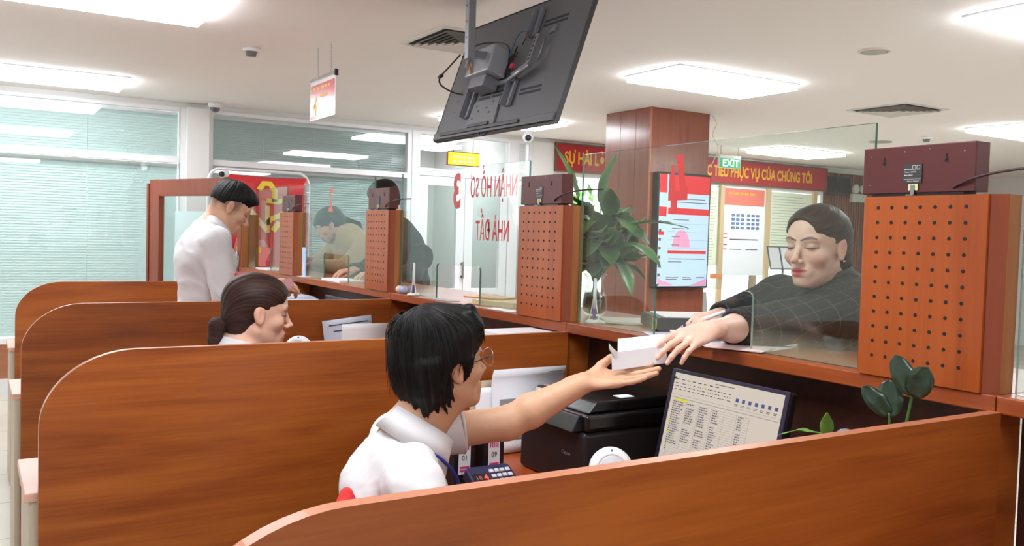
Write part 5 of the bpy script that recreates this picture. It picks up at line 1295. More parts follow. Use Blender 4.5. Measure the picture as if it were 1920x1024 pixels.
def collar(name, O, R, f, parent, m, r0=.064, r1=.078, h=.042, gap=.35, drop=.028, tilt=(0, 0, 0), tip=.03):
    """folded shirt collar: ring round the neck, open at the front, with pointed tips"""
    u = np.array(R, float); u /= np.linalg.norm(u); f = np.array(f, float); f -= u*(f@u); f /= np.linalg.norm(f); r = np.cross(f, u); n_ = 30; v = []; F_ = []
    for i in range(n_+1):
        t = -1+2*i/n_; a = t*(math.pi-gap*.5); e = abs(t)**6
        d = -f*math.cos(a)+r*math.sin(a); r1_ = r0+(r1-r0)*(.40+.60*min(1, abs(t)*1.5))
        for (rad, z) in ((r0, h*.95*(1-.25*e)), (r0+.003, h*(1-.25*e)), (r1_, -drop*(.8+.2*abs(t))-tip*e), (r1_-.004, -drop*(.8+.2*abs(t))-tip*e+.001), (r0-.002, h*.4)):
            el = 1.0+.06*math.cos(2*a); v.append(np.array(O)+d*rad*el+u*z+f*(.010*e))
    for i in range(n_):
        for k in range(5): a_ = i*5+k; b__ = i*5+(k+1) % 5; F_.append((a_, b__, b__+5, a_+5))
    F_ += [(4, 3, 2, 1, 0), tuple(n_*5+k for k in range(5))]
    o = MB().add(v, F_, True).build(name, m, parent); return o

# ================================================================ the man with glasses reaching out his arm
def person_A():
    O = np.array((-.838, .800, 1.160)); H = headframe((.985, .07), -.16)
    t = thing('person', 'person in glasses and white shirt reaching a bare left arm toward the counter', 'person', (-.93, .80, 0))
    neck = np.array((-.905, .812, .998)); hip = np.array((-1.03, .80, .56)); shR = np.array((-.965, .665, .925)); shL = np.array((-.870, .965, .955))
    elL = np.array((-.615, .875, .985)); wrL = np.array((-.432, .800, 1.088)); elR = np.array((-.93, .54, .77)); wrR = np.array((-.70, .62, .785))
    S = Fld(); head_ops(S, O, H, 'm', jaw=1.02)
    S.cone(O+H@np.array((0, -.034, -.060)), neck+[0, 0, .01], .054, .058, .03); S.cone(O+H@np.array((0, .01, -.085)), neck+[.035, 0, .01], .036, .045, .03)
    torso_ops(S, neck, hip, shR, shL, infl=-.012)
    arm_ops(S, shL, elL, wrL, rs=(.048, .041, .042, .0265)); arm_ops(S, shR, elR, wrR, rs=(.046, .040, .040, .026))
    # left hand, palm up, holding the paper's left end between thumb and fingers
    fd = (.088, -.060, .018); back = (-.10, .42, -.88)
    _, nails = hand_ops(S, wrL, fd, back, 1.0, right=False, curls=((.02, .12, .08), (.0, .10, .08), (.0, .12, .1), (.05, .15, .1)), spread=(.04, .0, -.04, -.10), thumb=((.038, .048, -.022), (.040, .074, -.038), (.030, .094, -.046)))
    _, n2 = hand_ops(S, wrR, (1, .1, -.1), (0, 0, 1), 1.0, right=False, curls=((.4, .4, .3),)*4)
    hips = (hip+[0, .09, -.03], hip+[0, -.09, -.03]); 
    P, f = S.mesh(.0022)
    np_mesh('body', P, f, M_SKIN, t, color=skin_color(O, H, (212, 166, 134), (190, 112, 100), nails, lipstick=.6), it=1)
    # trousers and shoes
    T = Fld(); 
    for s_ in (1, -1):
        kn = np.array((-.60, .80+s_*.12, .50)); an = np.array((-.60, .80+s_*.13, .10)); T.cone(hip+[0, s_*.09, -.02], kn, .095, .068, .03); T.cone(kn, an, .066, .05, .02)
    T.ell(hip, (.14, .18, .11), .04); P, f = T.mesh(.008); np_mesh('trousers', P, f, C_TROUS, t)
    for s_ in (1, -1): MB().prism(rrect(-.66, -.42, .80+s_*.13-.045, .80+s_*.13+.045, .04), .0, .07, 2).build('shoe', M_BLACK, t, bevel=.012)
    # shirt
    C = Fld(); torso_ops(C, neck+[0, 0, -.012], hip, shR, shL, infl=.006, depth=1.02, k=.9, nk=.045)
    slv = lerp3(shL, elL, .60); C.cone(shL, slv, .066, .060, .03); slr = lerp3(shR, elR, .72); C.cone(shR, slr, .060, .062, .03)
    d_ = (elL-shL)/np.linalg.norm(elL-shL); C.cone(slv+d_*.045, slv+d_*.20, .075, .09, .004, sub=True); C.cone(neck+[.045, 0, .045], neck+[.12, 0, .14], .058, .10, .008, sub=True)
    C.disp = lambda P: .0060*vnoise(P@np.array([[9, 2, 4], [3, 11, -5], [-6, 4, 16.]]), 3)+.0060*np.abs(vnoise(P@np.array([[14, -6, 9], [5, 18, 8], [12, -9, 12.]]), 7))
    P, f = C.mesh(.004); np_mesh('shirt', P, f, C_WHITE, t, it=2)
    collar('collar', neck+[.012, -.004, .004], (.62, -.05, 1), (1, -.05, 0), t, C_WHITE, r0=.068, r1=.104, h=.030, drop=.040, tip=.050, gap=.5)
    # sleeve hem
    x_ = np.cross(d_, (0, 0, 1)); x_ /= np.linalg.norm(x_); z_ = np.cross(x_, d_)
    MB().tube([slv-d_*.004+x_*math.cos(a)*.0585+z_*math.sin(a)*.0585 for a in np.linspace(0, 2*math.pi, 25)[:-1]], .0035, 6, closed=True).build('sleeve_hem', C_WHITE, t)
    # lanyard
    MB().tube(smooth_path([neck+np.array(q) for q in ((-.060, .02, .018), (-.045, -.055, .010), (.0, -.086, -.018), (.050, -.080, -.055), (.092, -.055, -.105), (.105, -.030, -.17), (.095, -.01, -.25))], 6), .0042, 6).tube(smooth_path([neck+np.array(q) for q in ((-.060, .02, .018), (-.03, .075, .010), (.03, .085, -.03), (.085, .05, -.10), (.100, .0, -.25))], 6), .0042, 6).build('lanyard', mat('lanyard_blue', (40, 60, 150), .6), t, label='blue lanyard')
    # hair: full cap with layered locks
    K = Fld(); K.frame(O, H)
    K.ell((0, -.020, .044), (.088, .106, .096), .001); K.ell((0, .026, .062), (.080, .080, .064), .02); K.ell((0, -.058, -.016), (.070, .056, .092), .03)
    K.ell((.060, -.020, .006), (.027, .062, .054), .015, mirror=True)
    K.ell((0, .108, -.040), (.084, .078, .078), .010, sub=True); K.ell((.088, .066, -.056), (.036, .052, .062), .008, sub=True, mirror=True); K.ell((.092, -.004, -.028), (.030, .028, .040), .006, sub=True, mirror=True)
    K.ell((0, -.018, -.152), (.11, .085, .060), .010, sub=True); K.ell((.060, .000, -.098), (.045, .045, .050), .010, sub=True, mirror=True)
    R = random.Random(4); cr = np.array((0, -.040, .112))
    for k in range(26):       # soft locks lying in the cap, only their tips free
        a = R.uniform(-math.pi, math.pi); dx, dy = math.sin(a), math.cos(a)
        if dy > .2: end = np.array((dx*.074, .060+.038*dy+R.uniform(-.004, .006), .040-R.random()*.022+.012*abs(dx))); mid = np.array((dx*.066, .028+.054*dy, .108))
        elif dy > -.35: continue
        else: end = np.array((dx*.060, -.058+.036*dy, -.088-R.random()*.018)); mid = np.array((dx*.080, -.030+.084*dy, .02))
        c1 = mid*.5+end*.5; K.cone(mid, c1+(c1-cr)*.03, .0100, .0100, .014); K.cone(c1+(c1-cr)*.03, end, .0100, .0016, .008)
    for s_ in (1, -1):        # wisps in front of and behind the ears
        for q in range(3): K.cone((s_*.076, .018+.006*q, .012), (s_*(.072-.001*q), .022+.008*q, -.026+.006*q), .008, .0012, .005)
        for (b0, b1, r0) in (((.074, -.040, -.020), (.070, -.022, -.074), .012), ((.072, -.048, -.035), (.066, -.028, -.090), .012), ((.066, -.056, -.050), (.058, -.036, -.102), .012), ((.060, -.062, -.055), (.044, -.050, -.108), .012)):
            K.cone(np.array(b0)*[s_, 1, 1], np.array(b1)*[s_, 1, 1], r0, .0012, .008)
    hv = hair_vec(O, H, (0, -.040, .11), 12.)
    K.disp = lambda P: .0016*vnoise(hv(P.reshape(-1, 3)).reshape(P.shape)*[1.0, 1.0, .4], 5)+.0010*vnoise(hv(P.reshape(-1, 3)).reshape(P.shape)*[3.2, 3.2, .5], 9)
    K.world(); P, f = K.mesh(.0018); np_mesh('hair', P, f, H_BLACK, t, vec=hair_vec(O, H, (0, -.040, .11), 34.), it=0, label='short straight black hair')
    wi = MB()                 # single loose strands
    for k in range(150):
        a = R.uniform(-math.pi, math.pi); dx, dy = math.sin(a), math.cos(a); w3 = R.uniform(.97, 1.03)
        q0 = np.array((dx*.045, -.040+dy*.05, .128)); q1 = np.array((dx*.078, -.022+.095*dy, .098))*w3; q2 = np.array((dx*.089, -.020+.106*dy, .045-R.random()*.03))*w3; q3 = np.array((dx*.086, -.030+.102*dy, .0-R.random()*.05))*w3
        if dy > .35: q3 = np.array((dx*.080, .034+.072*dy, .030+R.random()*.02)); q2 = np.array((dx*.084, .006+.098*dy, .066))
        wi.tube([O+H@np.array(q) for q in smooth_path([q0, q1, q2, q3], 4)], [.0006]*12+[.0002], 4)
    wi.build('loose_strands', H_BLACK, t)
    brows_lashes(O, H, t, mat('brow_black', (24, 20, 20), .7))
    # glasses
    g = MB(); W_ = lambda q: O+H@np.array(q)
    rim = lambda s_: [W_((s_*(.032+.023*math.cos(a)*(1 if abs(math.cos(a)) < .9 else .97)), .108-.004*math.cos(a)**2+.002*math.sin(a), -.006+.020*math.sin(a))) for a in np.linspace(0, 2*math.pi, 33)[:-1]]
    for s_ in (1, -1): g.tube(rim(s_), .0010, 6, closed=True)
    g.tube([W_((-.009, .108, .0)), W_((0, .111, .003)), W_((.009, .108, .0))], .0010, 6)
    gl = g.build('glasses_rim', M_CHROME, t, label='thin silver glasses')
    for s_ in (1, -1):
        MB().tube([W_((s_*.055, .105, .001)), W_((s_*.066, .080, .002)), W_((s_*.080, .020, .002)), W_((s_*.082, -.005, .004))], [.0018, .0018, .0009, .0009], 6).build('temple', M_BLACK, t)
        v = rim(s_); MB().add([tuple(p) for p in v]+[tuple(np.array(p)-H[:, 1]*.0015) for p in v], [list(range(32)), list(range(63, 31, -1))], False).build('lens', M_CLEAR, t)
    return t
person_A()
# office chair of the man with glasses
def office_chair(x, y, label, m, yaw=0, back_z=.92):
    t = thing('office_chair', label, 'chair', (x, y, 0))
    MB().prism(rrect(x-.24, x+.24, y-.24, y+.24, .06), .42, .47, 2).build('seat', m, t, bevel=.015)
    MB().prism([(p[0], p[1]) for p in rrect(y-.21, y+.21, .56, back_z, .07)], x-.30, x-.265, 0).build('backrest', m, t, bevel=.012)
    MB().box(x-.29, x-.262, y-.03, y+.03, .43, .58).cyl((x, y, .10), (x, y, .42), .028).build('post', M_BLACK, t)
    for k in range(5):
        a = k*1.2566; lg = MB().cyl((x, y, .10), (x+.28*math.cos(a), y+.28*math.sin(a), .07), .018, 10); lg.sphere((x+.28*math.cos(a), y+.28*math.sin(a), .03), .03, 12, 8); lg.build('leg', M_BLACK, t)
    for s_ in (1, -1): MB().box(x-.16, x+.10, y+s_*.27-.025, y+s_*.27+.025, .66, .69).box(x-.03, x+.0, y+s_*.27-.012, y+s_*.27+.012, .44, .66).build('armrest', M_DGREY, t, bevel=.006)
C_RED = cloth_mat('cushion_red', (216, 50, 50)); C_NAVY = cloth_mat('seat_navy', (50, 54, 64))
CU = Fld(); CU.frame((-1.105, .69, .852), headframe((.55, -.5), 0)); CU.ell((0, 0, 0), (.055, .026, .060), .01); CU.cone((0, 0, -.06), (0, 0, .072), .020, .010, .03); CU.cone((-.06, 0, 0), (.06, 0, 0), .012, .012, .03); CU.world(); P_, f_ = CU.mesh(.004)
tag(np_mesh('cushion', P_, f_, C_RED, None), 'red cushion corner poking up behind the back of the man with glasses', 'cushion')
office_chair(-.98, .80, 'office chair with a dark seat under the man with glasses', C_NAVY, back_z=.72)
# the folded papers being handed over
def handed_paper():
    t = thing('folded_paper', 'white folded sheets being passed between the two hands over the ledge', 'paper', (-.30, .74, 1.12))
    v = []; f = []; n_ = 12
    pL, pR = np.array((-.390, .745, 1.124)), np.array((-.235, .717, 1.140))
    ax = (pR-pL); up_ = np.array((.0, .10, 1.)); up_ /= np.linalg.norm(up_); bk = np.array((.50, .62, .22)); bk /= np.linalg.norm(bk)
    def panel(nm, w0, pts, m):
        q = MB(); V = []; F_ = []
        for s_ in (0, 1):
            for row in pts:
                for p in row: V.append(tuple(p+np.array((.0008, .0008, -.001))*s_))
        R_, C_ = len(pts), len(pts[0]); o = R_*C_
        for i in range(R_-1):
            for j in range(C_-1): a = i*C_+j; F_.append((a, a+1, a+C_+1, a+C_)); F_.append((o+a, o+a+C_, o+a+C_+1, o+a+1))
        q.add(V, F_, True).build(nm, m, t)
    n1 = []
    for i in range(9):      # front leaf hanging towards the viewer
        u = i/8; n1.append([pL+ax*s_+np.array((0, -.035, -.012))*0+up_*.044*u for s_ in np.linspace(0, 1, 10)])
    panel('front_leaf', 0, n1, M_PAPER)
    top = n1[-1]; n2 = []
    for i in range(9):      # upper leaf going back over the customer's fingers, widening
        u = i/8; n2.append([top[j]+np.array((.075, .095, .020))*u*(1-.12*s_)+np.array((0, 0, .004))*math.sin(u*3.1) for j, s_ in enumerate(np.linspace(0, 1, 10))][1:])
    panel('upper_leaf', 0, n2, MATS['paper_bright'])
    cur = []
    for i in range(7):      # curled corner at the left
        u = i/6; cur.append([n1[-1][0]+np.array((-.012*math.sin(u*1.5), -.004, .026*u))+ax*.10*s_*(1-u)+np.array((0, 0, -.012*math.sin(s_*3.14)))*1 for s_ in np.linspace(0, 1, 5)])
    panel('curled_corner', 0, cur, M_PAPER)
handed_paper()

# ================================================================ the customer in the checked jacket
def person_C():
    O = np.array((.285, .690, 1.449)); H = headframe((-.99, -.12), .02)
    t = thing('person', 'person in a grey checked jacket behind the glass, holding a pen and papers', 'person', (.55, .66, 0))
    neck = np.array((.345, .690, 1.33)); hip = np.array((.62, .66, .93)); shR = np.array((.375, .895, 1.285)); shL = np.array((.345, .560, 1.280))
    # her right arm holds the pen (farther from the viewer), her left arm passes the papers
    elR = np.array((.33, 1.02, 1.225)); wrR = np.array((.135, .925, 1.228)); wrL = np.array((-.105, .693, 1.222))
    elL = np.array((.140, .820, 1.208))
    S = Fld(); head_ops(S, O, H, 'f', mouth=.0028, jaw=.90)
    S.cone(O+H@np.array((0, -.036, -.060)), neck+[0, 0, .0], .047, .052, .03); S.cone(O+H@np.array((0, .008, -.085)), neck+[-.01, 0, .02], .032, .04, .03)
    torso_ops(S, neck, hip, shR, shL, infl=-.014, k=.9)
    arm_ops(S, shR, elR, wrR, rs=(.042, .036, .036, .024)); arm_ops(S, shL, elL, wrL, rs=(.042, .037, .038, .0255))
    _, nl = hand_ops(S, wrL, (-.11, -.004, -.022), (-.05, -.50, .86), .97, right=False, curls=((.22, .35, .2), (.30, .40, .25), (.38, .45, .25), (.46, .50, .3)), spread=(.05, .0, -.05, -.12), thumb=((.034, .046, -.026), (.036, .076, -.040), (.026, .098, -.042)))
    _, nr = hand_ops(S, wrR, (-.10, -.030, -.006), (.02, -.35, 1.0), .93, right=True, curls=((.30, .75, .35), (.45, .85, .4), (.65, .9, .5), (.75, .9, .5)), spread=(.02, .0, -.02, -.06), thumb=((.036, .040, -.022), (.034, .066, -.034), (.020, .086, -.036)))
    P, f = S.mesh(.0022)
    np_mesh('body', P, f, M_SKIN, t, color=skin_color(O, H, (238, 196, 176), (186, 62, 78), list(nl)+list(nr), lipstick=1.0, blush=1.1, brow=((66, 46, 42), .92)))
    brows_lashes(O, H, t, mat('brow_brown', (52, 36, 34), .7), women=True)
    # inside of the open mouth
    MB().sphere((0, 0, 0), (.0135, .004, .0035), 16, 8, M=Matrix(((H[0, 0], H[0, 1], H[0, 2], *(O+H@np.array((0, .0800, -.0722)))[0:1]), (H[1, 0], H[1, 1], H[1, 2], (O+H@np.array((0, .0800, -.0722)))[1]), (H[2, 0], H[2, 1], H[2, 2], (O+H@np.array((0, .0800, -.0722)))[2]), (0, 0, 0, 1)))).build('mouth_gap', mat('mouth_dark', (70, 30, 32), .6), t)
    # lashes only thin dark eyeliner; earrings
    for s_ in (1, -1): MB().sphere(tuple(O+H@np.array((s_*.085, -.004, -.040))), .0032, 12, 8).build('earring', M_CHROME, t)
    # hair: parted, swept back behind the ears and gathered low
    K = Fld(); K.frame(O, H)
    K.ell((0, -.020, .034), (.080, .102, .087), .001); K.ell((0, .012, .052), (.070, .076, .060), .02); K.ell((0, -.060, -.030), (.064, .052, .080), .03); K.cone((0, -.085, -.04), (0, -.085, -.16), .040, .030, .03)
    K.ell((.006, .118, .016), (.066, .074, .070), .008, sub=True); K.ell((.060, .082, -.040), (.036, .062, .075), .010, sub=True, mirror=True); K.ell((.092, -.004, -.016), (.030, .022, .034), .006, sub=True, mirror=True); K.ell((.055, .010, -.090), (.05, .055, .060), .010, sub=True, mirror=True)
    K.cone((.014, .085, .105), (.014, .0, .140), .003, .003, .006, sub=True)
    flow = lambda Q: np.stack([(Q[:, 2]*1.0+Q[:, 1]*.55-Q[:, 0]*0)*95, Q[:, 0]*45, Q[:, 1]*6], 1)
    K.disp = lambda P: .0013*vnoise(flow(((P-O)@H).reshape(-1, 3)).reshape(P.shape)*[1, 1, 1], 2)
    K.world(); P, f = K.mesh(.0022); np_mesh('hair', P, f, H_BROWN, t, vec=lambda P: flow((P-O)@H)*[2.2, 1.2, 1], it=0, label='dark brown hair swept back behind the ear')
    # jacket
    C = Fld(); torso_ops(C, neck+[0, 0, -.010], hip, shR, shL, infl=.016, k=1.0, depth=1.05)
    cuffL = lerp3(elL, wrL, .24); cuffR = lerp3(elR, wrR, .78)
    C.cone(shL, elL, .070, .060, .03); C.cone(elL, cuffL, .058, .052, .02); C.cone(shR, elR, .068, .056, .03); C.cone(elR, cuffR, .055, .044, .02)
    dL = (wrL-elL)/np.linalg.norm(wrL-elL); dR = (wrR-elR)/np.linalg.norm(wrR-elR)
    C.cone(cuffL+dL*.058, cuffL+dL*.14, .062, .07, .003, sub=True); C.cone(cuffR+dR*.050, cuffR+dR*.12, .055, .06, .003, sub=True)
    C.cone(neck+[-.03, 0, .06], neck+[-.05, 0, .16], .060, .09, .008, sub=True)
    C.disp = lambda P: .0050*vnoise(P@np.array([[10, 3, 6], [4, 12, -7], [-7, 5, 15.]]), 13)+.0045*np.abs(vnoise(P@np.array([[17, -7, 10], [6, 15, 9], [10, -8, 14.]]), 17))
    P, f = C.mesh(.0038)
    ck = lambda P: np.stack([P[:, 0]*24-P[:, 1]*4+P[:, 2]*9+3, P[:, 0]*5+P[:, 1]*16+P[:, 2]*22, P[:, 2]], 1)
    np_mesh('jacket', P, f, C_CHECK, t, vec=ck, it=2, label='dark grey jacket with pale checks')
    # high dark collar of the jacket: turned up at the nape
    collar('jacket_collar', neck+[.008, 0, .010], (-.25, 0, 1), (-1, 0, 0), t, C_CHECK, r0=.062, r1=.088, h=.050, drop=.045, tip=.05, gap=.9)
    L_ = Fld()
    for s_ in (1, -1):
        kn = np.array((.70, .66+s_*.11, .52)); L_.cone(hip+[0, s_*.08, -.02], kn, .095, .062, .03); L_.cone(kn, (.72, .66+s_*.11, .10), .060, .045, .02)
    L_.ell(hip+[0, 0, .0], (.13, .17, .13), .04); P, f = L_.mesh(.008); np_mesh('trousers', P, f, C_TROUS, t)
    for s_ in (1, -1): MB().prism(rrect(.54, .78, .66+s_*.11-.042, .66+s_*.11+.042, .038), .0, .07, 2).build('shoe', M_BLACK, t, bevel=.012)
    # the pen in her right hand
    pn = thing('pen', 'white and purple ballpoint pen held in the hand resting on the ledge', 'pen', (.0, .85, 1.20))
    a = np.array((.020, .950, 1.200)); b_ = np.array((.090, .836, 1.256)); d_ = (b_-a)/np.linalg.norm(b_-a)
    MB().cyl(a, a+d_*.012, .0012, 10, r2=.0035).build('tip', M_CHROME, pn); MB().cyl(a+d_*.012, a+d_*.050, .0042, 14, r2=.0056).build('grip', MATS['pen_purple'], pn)
    MB().cyl(a+d_*.050, a+d_*.143, .0056, 16).build('barrel', M_WHITE, pn); MB().cyl(a+d_*.143, a+d_*.158, .0048, 12, r2=.0040).build('plunger', MATS['pen_purple'], pn)
person_C()

# ================================================================ the woman with the ponytail
def person_W():
    O = np.array((-.950, 1.90, 1.182)); H = headframe((.99, -.12), .09)
    t = thing('person', 'person with a low dark ponytail and white collar looking down at a desk', 'person', (-1.0, 1.92, 0))
    neck = np.array((-1.005, 1.915, 1.065)); hip = np.array((-1.06, 1.92, .56)); shR = np.array((-1.02, 1.745, 1.015)); shL = np.array((-1.0, 2.085, 1.015))
    elR = np.array((-.93, 1.68, .79)); wrR = np.array((-.70, 1.75, .785)); elL = np.array((-.92, 2.14, .79)); wrL = np.array((-.70, 2.06, .785))
    S = Fld(); head_ops(S, O, H, 'f', jaw=.96)
    S.cone(O+H@np.array((0, -.036, -.060)), neck, .045, .050, .03); S.cone(O+H@np.array((0, .006, -.085)), neck+[.01, 0, .02], .03, .04, .03)
    torso_ops(S, neck, hip, shR, shL, infl=-.014, k=.85); arm_ops(S, shR, elR, wrR, k=.85); arm_ops(S, shL, elL, wrL, k=.85)
    hand_ops(S, wrR, (1, .2, -.05), (0, 0, 1), .92, right=False); hand_ops(S, wrL, (1, -.2, -.05), (0, 0, 1), .92, right=True)
    P, f = S.mesh(.003); np_mesh('body', P, f, M_SKIN, t, color=skin_color(O, H, (226, 180, 156), (190, 84, 86), brow=((54, 40, 36), .7)))
    brows_lashes(O, H, t, mat('brow_brown', (52, 36, 34), .7))
    K = Fld(); K.frame(O, H)
    K.ell((0, -.020, .036), (.081, .103, .091), .001); K.ell((0, .014, .056), (.072, .076, .060), .02); K.ell((0, -.062, -.020), (.066, .052, .072), .03)
    K.ell((0, .116, .008), (.070, .072, .066), .012, sub=True); K.ell((.070, .080, -.036), (.040, .058, .074), .010, sub=True, mirror=True); K.ell((.092, -.004, -.014), (.030, .022, .034), .006, sub=True, mirror=True); K.ell((.060, .010, -.094), (.05, .055, .060), .010, sub=True, mirror=True)
    K.ell((0, -.03, -.145), (.10, .09, .055), .01, sub=True)
    tl = (0, -.106, -.050); K.cone((0, -.09, -.04), tl, .030, .015, .012); K.cone(tl, (0, -.126, -.056), .014, .024, .008); K.cone((0, -.126, -.056), (0, -.128, -.105), .027, .022, .012); K.cone((0, -.128, -.105), (0, -.108, -.140), .021, .004, .008)
    c0 = np.array(tl)
    def flow(Q): d = Q-c0; e = np.arctan2(d[:, 0], d[:, 2]+.02); return np.stack([np.cos(e)*26, np.sin(e)*26, d[:, 1]*8], 1)
    K.disp = lambda P: .0011*vnoise(flow(((P-O)@H).reshape(-1, 3)).reshape(P.shape), 2)
    K.world(); P, f = K.mesh(.0025); np_mesh('hair', P, f, H_BROWN, t, vec=lambda P: flow((P-O)@H)*[2., 2., 1], it=0, label='dark hair pulled back into a low ponytail')
    MB().tube([O+H@(np.array(tl)+np.array((.017*math.cos(a), -.004, .017*math.sin(a)))) for a in np.linspace(0, 6.2832, 17)[:-1]], .0035, 6, closed=True).build('hair_tie', mat('tie_yellow', (220, 180, 90), .5), t, label='yellow hair tie')
    C = Fld(); torso_ops(C, neck+[0, 0, -.010], hip, shR, shL, infl=.008, k=.9, nk=.042); C.cone(shR, lerp3(shR, elR, .8), .058, .056, .03); C.cone(shL, lerp3(shL, elL, .8), .058, .056, .03)
    C.cone(neck+[.01, 0, .05], neck+[.02, 0, .14], .055, .09, .006, sub=True); C.disp = lambda P: .004*vnoise(P*[14, 14, 9], 5)
    P, f = C.mesh(.005); np_mesh('shirt', P, f, C_WHITE, t, it=2)
    collar('collar', neck+[.0, 0, -.004], (.12, 0, 1), (1, 0, 0), t, C_WHITE, r0=.056, r1=.088, h=.036, drop=.030, tip=.04, gap=.5)
    MB().tube(smooth_path([neck+np.array(q) for q in ((-.075, .0, .006), (-.04, -.068, .010), (.02, -.078, -.012), (.07, -.05, -.07), (.09, -.01, -.2))], 5), .004, 6).build('lanyard', mat('lanyard_grey', (150, 148, 140), .6), t)
    L_ = Fld()
    for s_ in (1, -1):
        kn = np.array((-.64, 1.92+s_*.11, .50)); L_.cone(hip+[0, s_*.08, -.02], kn, .09, .062, .03); L_.cone(kn, (-.64, 1.92+s_*.11, .10), .060, .045, .02)
    L_.ell(hip, (.13, .17, .11), .04); P, f = L_.mesh(.009); np_mesh('trousers', P, f, C_TROUS, t)
    for s_ in (1, -1): MB().prism(rrect(-.70, -.47, 1.92+s_*.11-.04, 1.92+s_*.11+.04, .035), .0, .07, 2).build('shoe', M_BLACK, t, bevel=.012)
person_W()
office_chair(-1.04, 1.92, 'office chair of the woman with the ponytail, hidden low behind the partition', C_NAVY, back_z=.90)

# ================================================================ the standing man
def person_M():
    O = np.array((-0.695, 3.325, 1.553)); H = headframe((.99, -.12), .50)
    t = thing('person', 'standing person in a white long sleeved shirt with short hair and bowed head', 'person', (-.83, 3.345, 0))
    neck = np.array((-0.785, 3.340, 1.455)); hip = np.array((-0.845, 3.355, .96)); shR = np.array((-0.800, 3.180, 1.385)); shL = np.array((-0.780, 3.505, 1.385))
    elR = np.array((-0.765, 3.135, 1.135)); wrR = np.array((-0.525, 3.235, 1.165)); elL = np.array((-0.730, 3.545, 1.14)); wrL = np.array((-0.490, 3.425, 1.17))
    S = Fld(); head_ops(S, O, H, 'm', jaw=.98)
    S.cone(O+H@np.array((0, -.040, -.050)), neck+[0, 0, -.02], .050, .054, .03); S.cone(O+H@np.array((0, .0, -.080)), neck+[.02, 0, 0], .034, .045, .03)
    torso_ops(S, neck, hip, shR, shL, infl=-.014, k=.9); arm_ops(S, shR, elR, wrR, k=.95); arm_ops(S, shL, elL, wrL, k=.95)
    hand_ops(S, wrR, (1, .25, .15), (0, -.6, .7), 1., right=False, curls=((.5, .6, .4),)*4); hand_ops(S, wrL, (1, -.2, .15), (0, .6, .7), 1., right=True, curls=((.5, .6, .4),)*4)
    P, f = S.mesh(.003); np_mesh('body', P, f, M_SKIN, t, color=skin_color(O, H, (216, 168, 140), (186, 110, 100), lipstick=.5, fade=.75, brow=((30, 24, 22), .8)))
    brows_lashes(O, H, t, mat('brow_black', (24, 20, 20), .7))
    K = Fld(); K.frame(O, H)
    K.ell((0, -.006, .056), (.079, .104, .076), .001); K.ell((0, .050, .074), (.058, .052, .040), .02); K.ell((0, -.030, .022), (.0775, .082, .070), .02)
    K.ell((0, .118, .004), (.085, .066, .064), .008, sub=True); K.ell((.088, .050, -.010), (.040, .050, .050), .010, sub=True, mirror=True); K.ell((.094, .020, -.040), (.046, .10, .072), .012, sub=True, mirror=True); K.ell((0, -.05, -.078), (.12, .12, .082), .010, sub=True)
    hv = hair_vec(O, H, (0, -.04, .10), 14.); K.disp = lambda P: .0020*vnoise(hv(P.reshape(-1, 3)).reshape(P.shape), 5)
    K.world(); P, f = K.mesh(.0025); np_mesh('hair', P, f, H_BLACK, t, vec=hair_vec(O, H, (0, -.04, .10), 34.), it=0, label='short cropped black hair')
    C = Fld(); torso_ops(C, neck+[0, 0, -.015], hip, shR, shL, infl=.016, k=1.0, depth=1.1, nk=.042)
    for (a, b__, c_) in ((shR, elR, wrR), (shL, elL, wrL)): C.cone(a, b__, .068, .058, .03); C.cone(b__, lerp3(b__, c_, .9), .056, .044, .02)
    C.cone(neck+[.02, 0, .055], neck+[.05, 0, .15], .060, .09, .006, sub=True)
    C.disp = lambda P: .006*vnoise(P@np.array([[8, 2, 6], [4, 10, -7], [-9, 6, 13.]]), 23)+.007*np.abs(vnoise(P@np.array([[13, -7, 10], [6, 11, 9], [12, -8, 12.]]), 27))
    P, f = C.mesh(.0048); np_mesh('shirt', P, f, C_WHITE, t, it=2)
    collar('collar', neck+[.018, 0, .000], (.45, 0, 1), (1, 0, -.3), t, C_WHITE, r0=.062, r1=.096, h=.046, drop=.034, tip=.045, gap=.5)
    MB().prism([(3.325, 1.00), (3.36, .98), (3.395, 1.0), (3.375, 1.36), (3.345, 1.36)], -.69, -.686, 0).build('tie', mat('tie_grey', (96, 100, 122), .6), t)
    L_ = Fld()
    for s_ in (1, -1):
        kn = np.array((-.83, 3.355+s_*.10, .50)); L_.cone(hip+[0, s_*.08, -.03], kn, .10, .07, .03); L_.cone(kn, (-.85, 3.355+s_*.11, .10), .068, .055, .02)
    L_.ell(hip+[0, 0, -.01], (.125, .17, .12), .04); P, f = L_.mesh(.009); np_mesh('trousers', P, f, C_TROUS, t)
    for s_ in (1, -1): MB().prism(rrect(-.92, -.65, 3.355+s_*.11-.045, 3.355+s_*.11+.045, .04), .0, .08, 2).build('shoe', M_BLACK, t, bevel=.012)
person_M()
t = thing('paper_slip', 'small pink slip of paper held up by the standing man in front of the ledge', 'paper', (-.43, 3.08, 1.2))
Mx = frame((-.49, 3.14, 1.165), (.7, -.6, .35), (-.25, .1, .9)); MB().box(0, .06, 0, .045, 0, .0012, M=Mx).build('slip', mat('slip_pink', (232, 176, 184), .7), t)

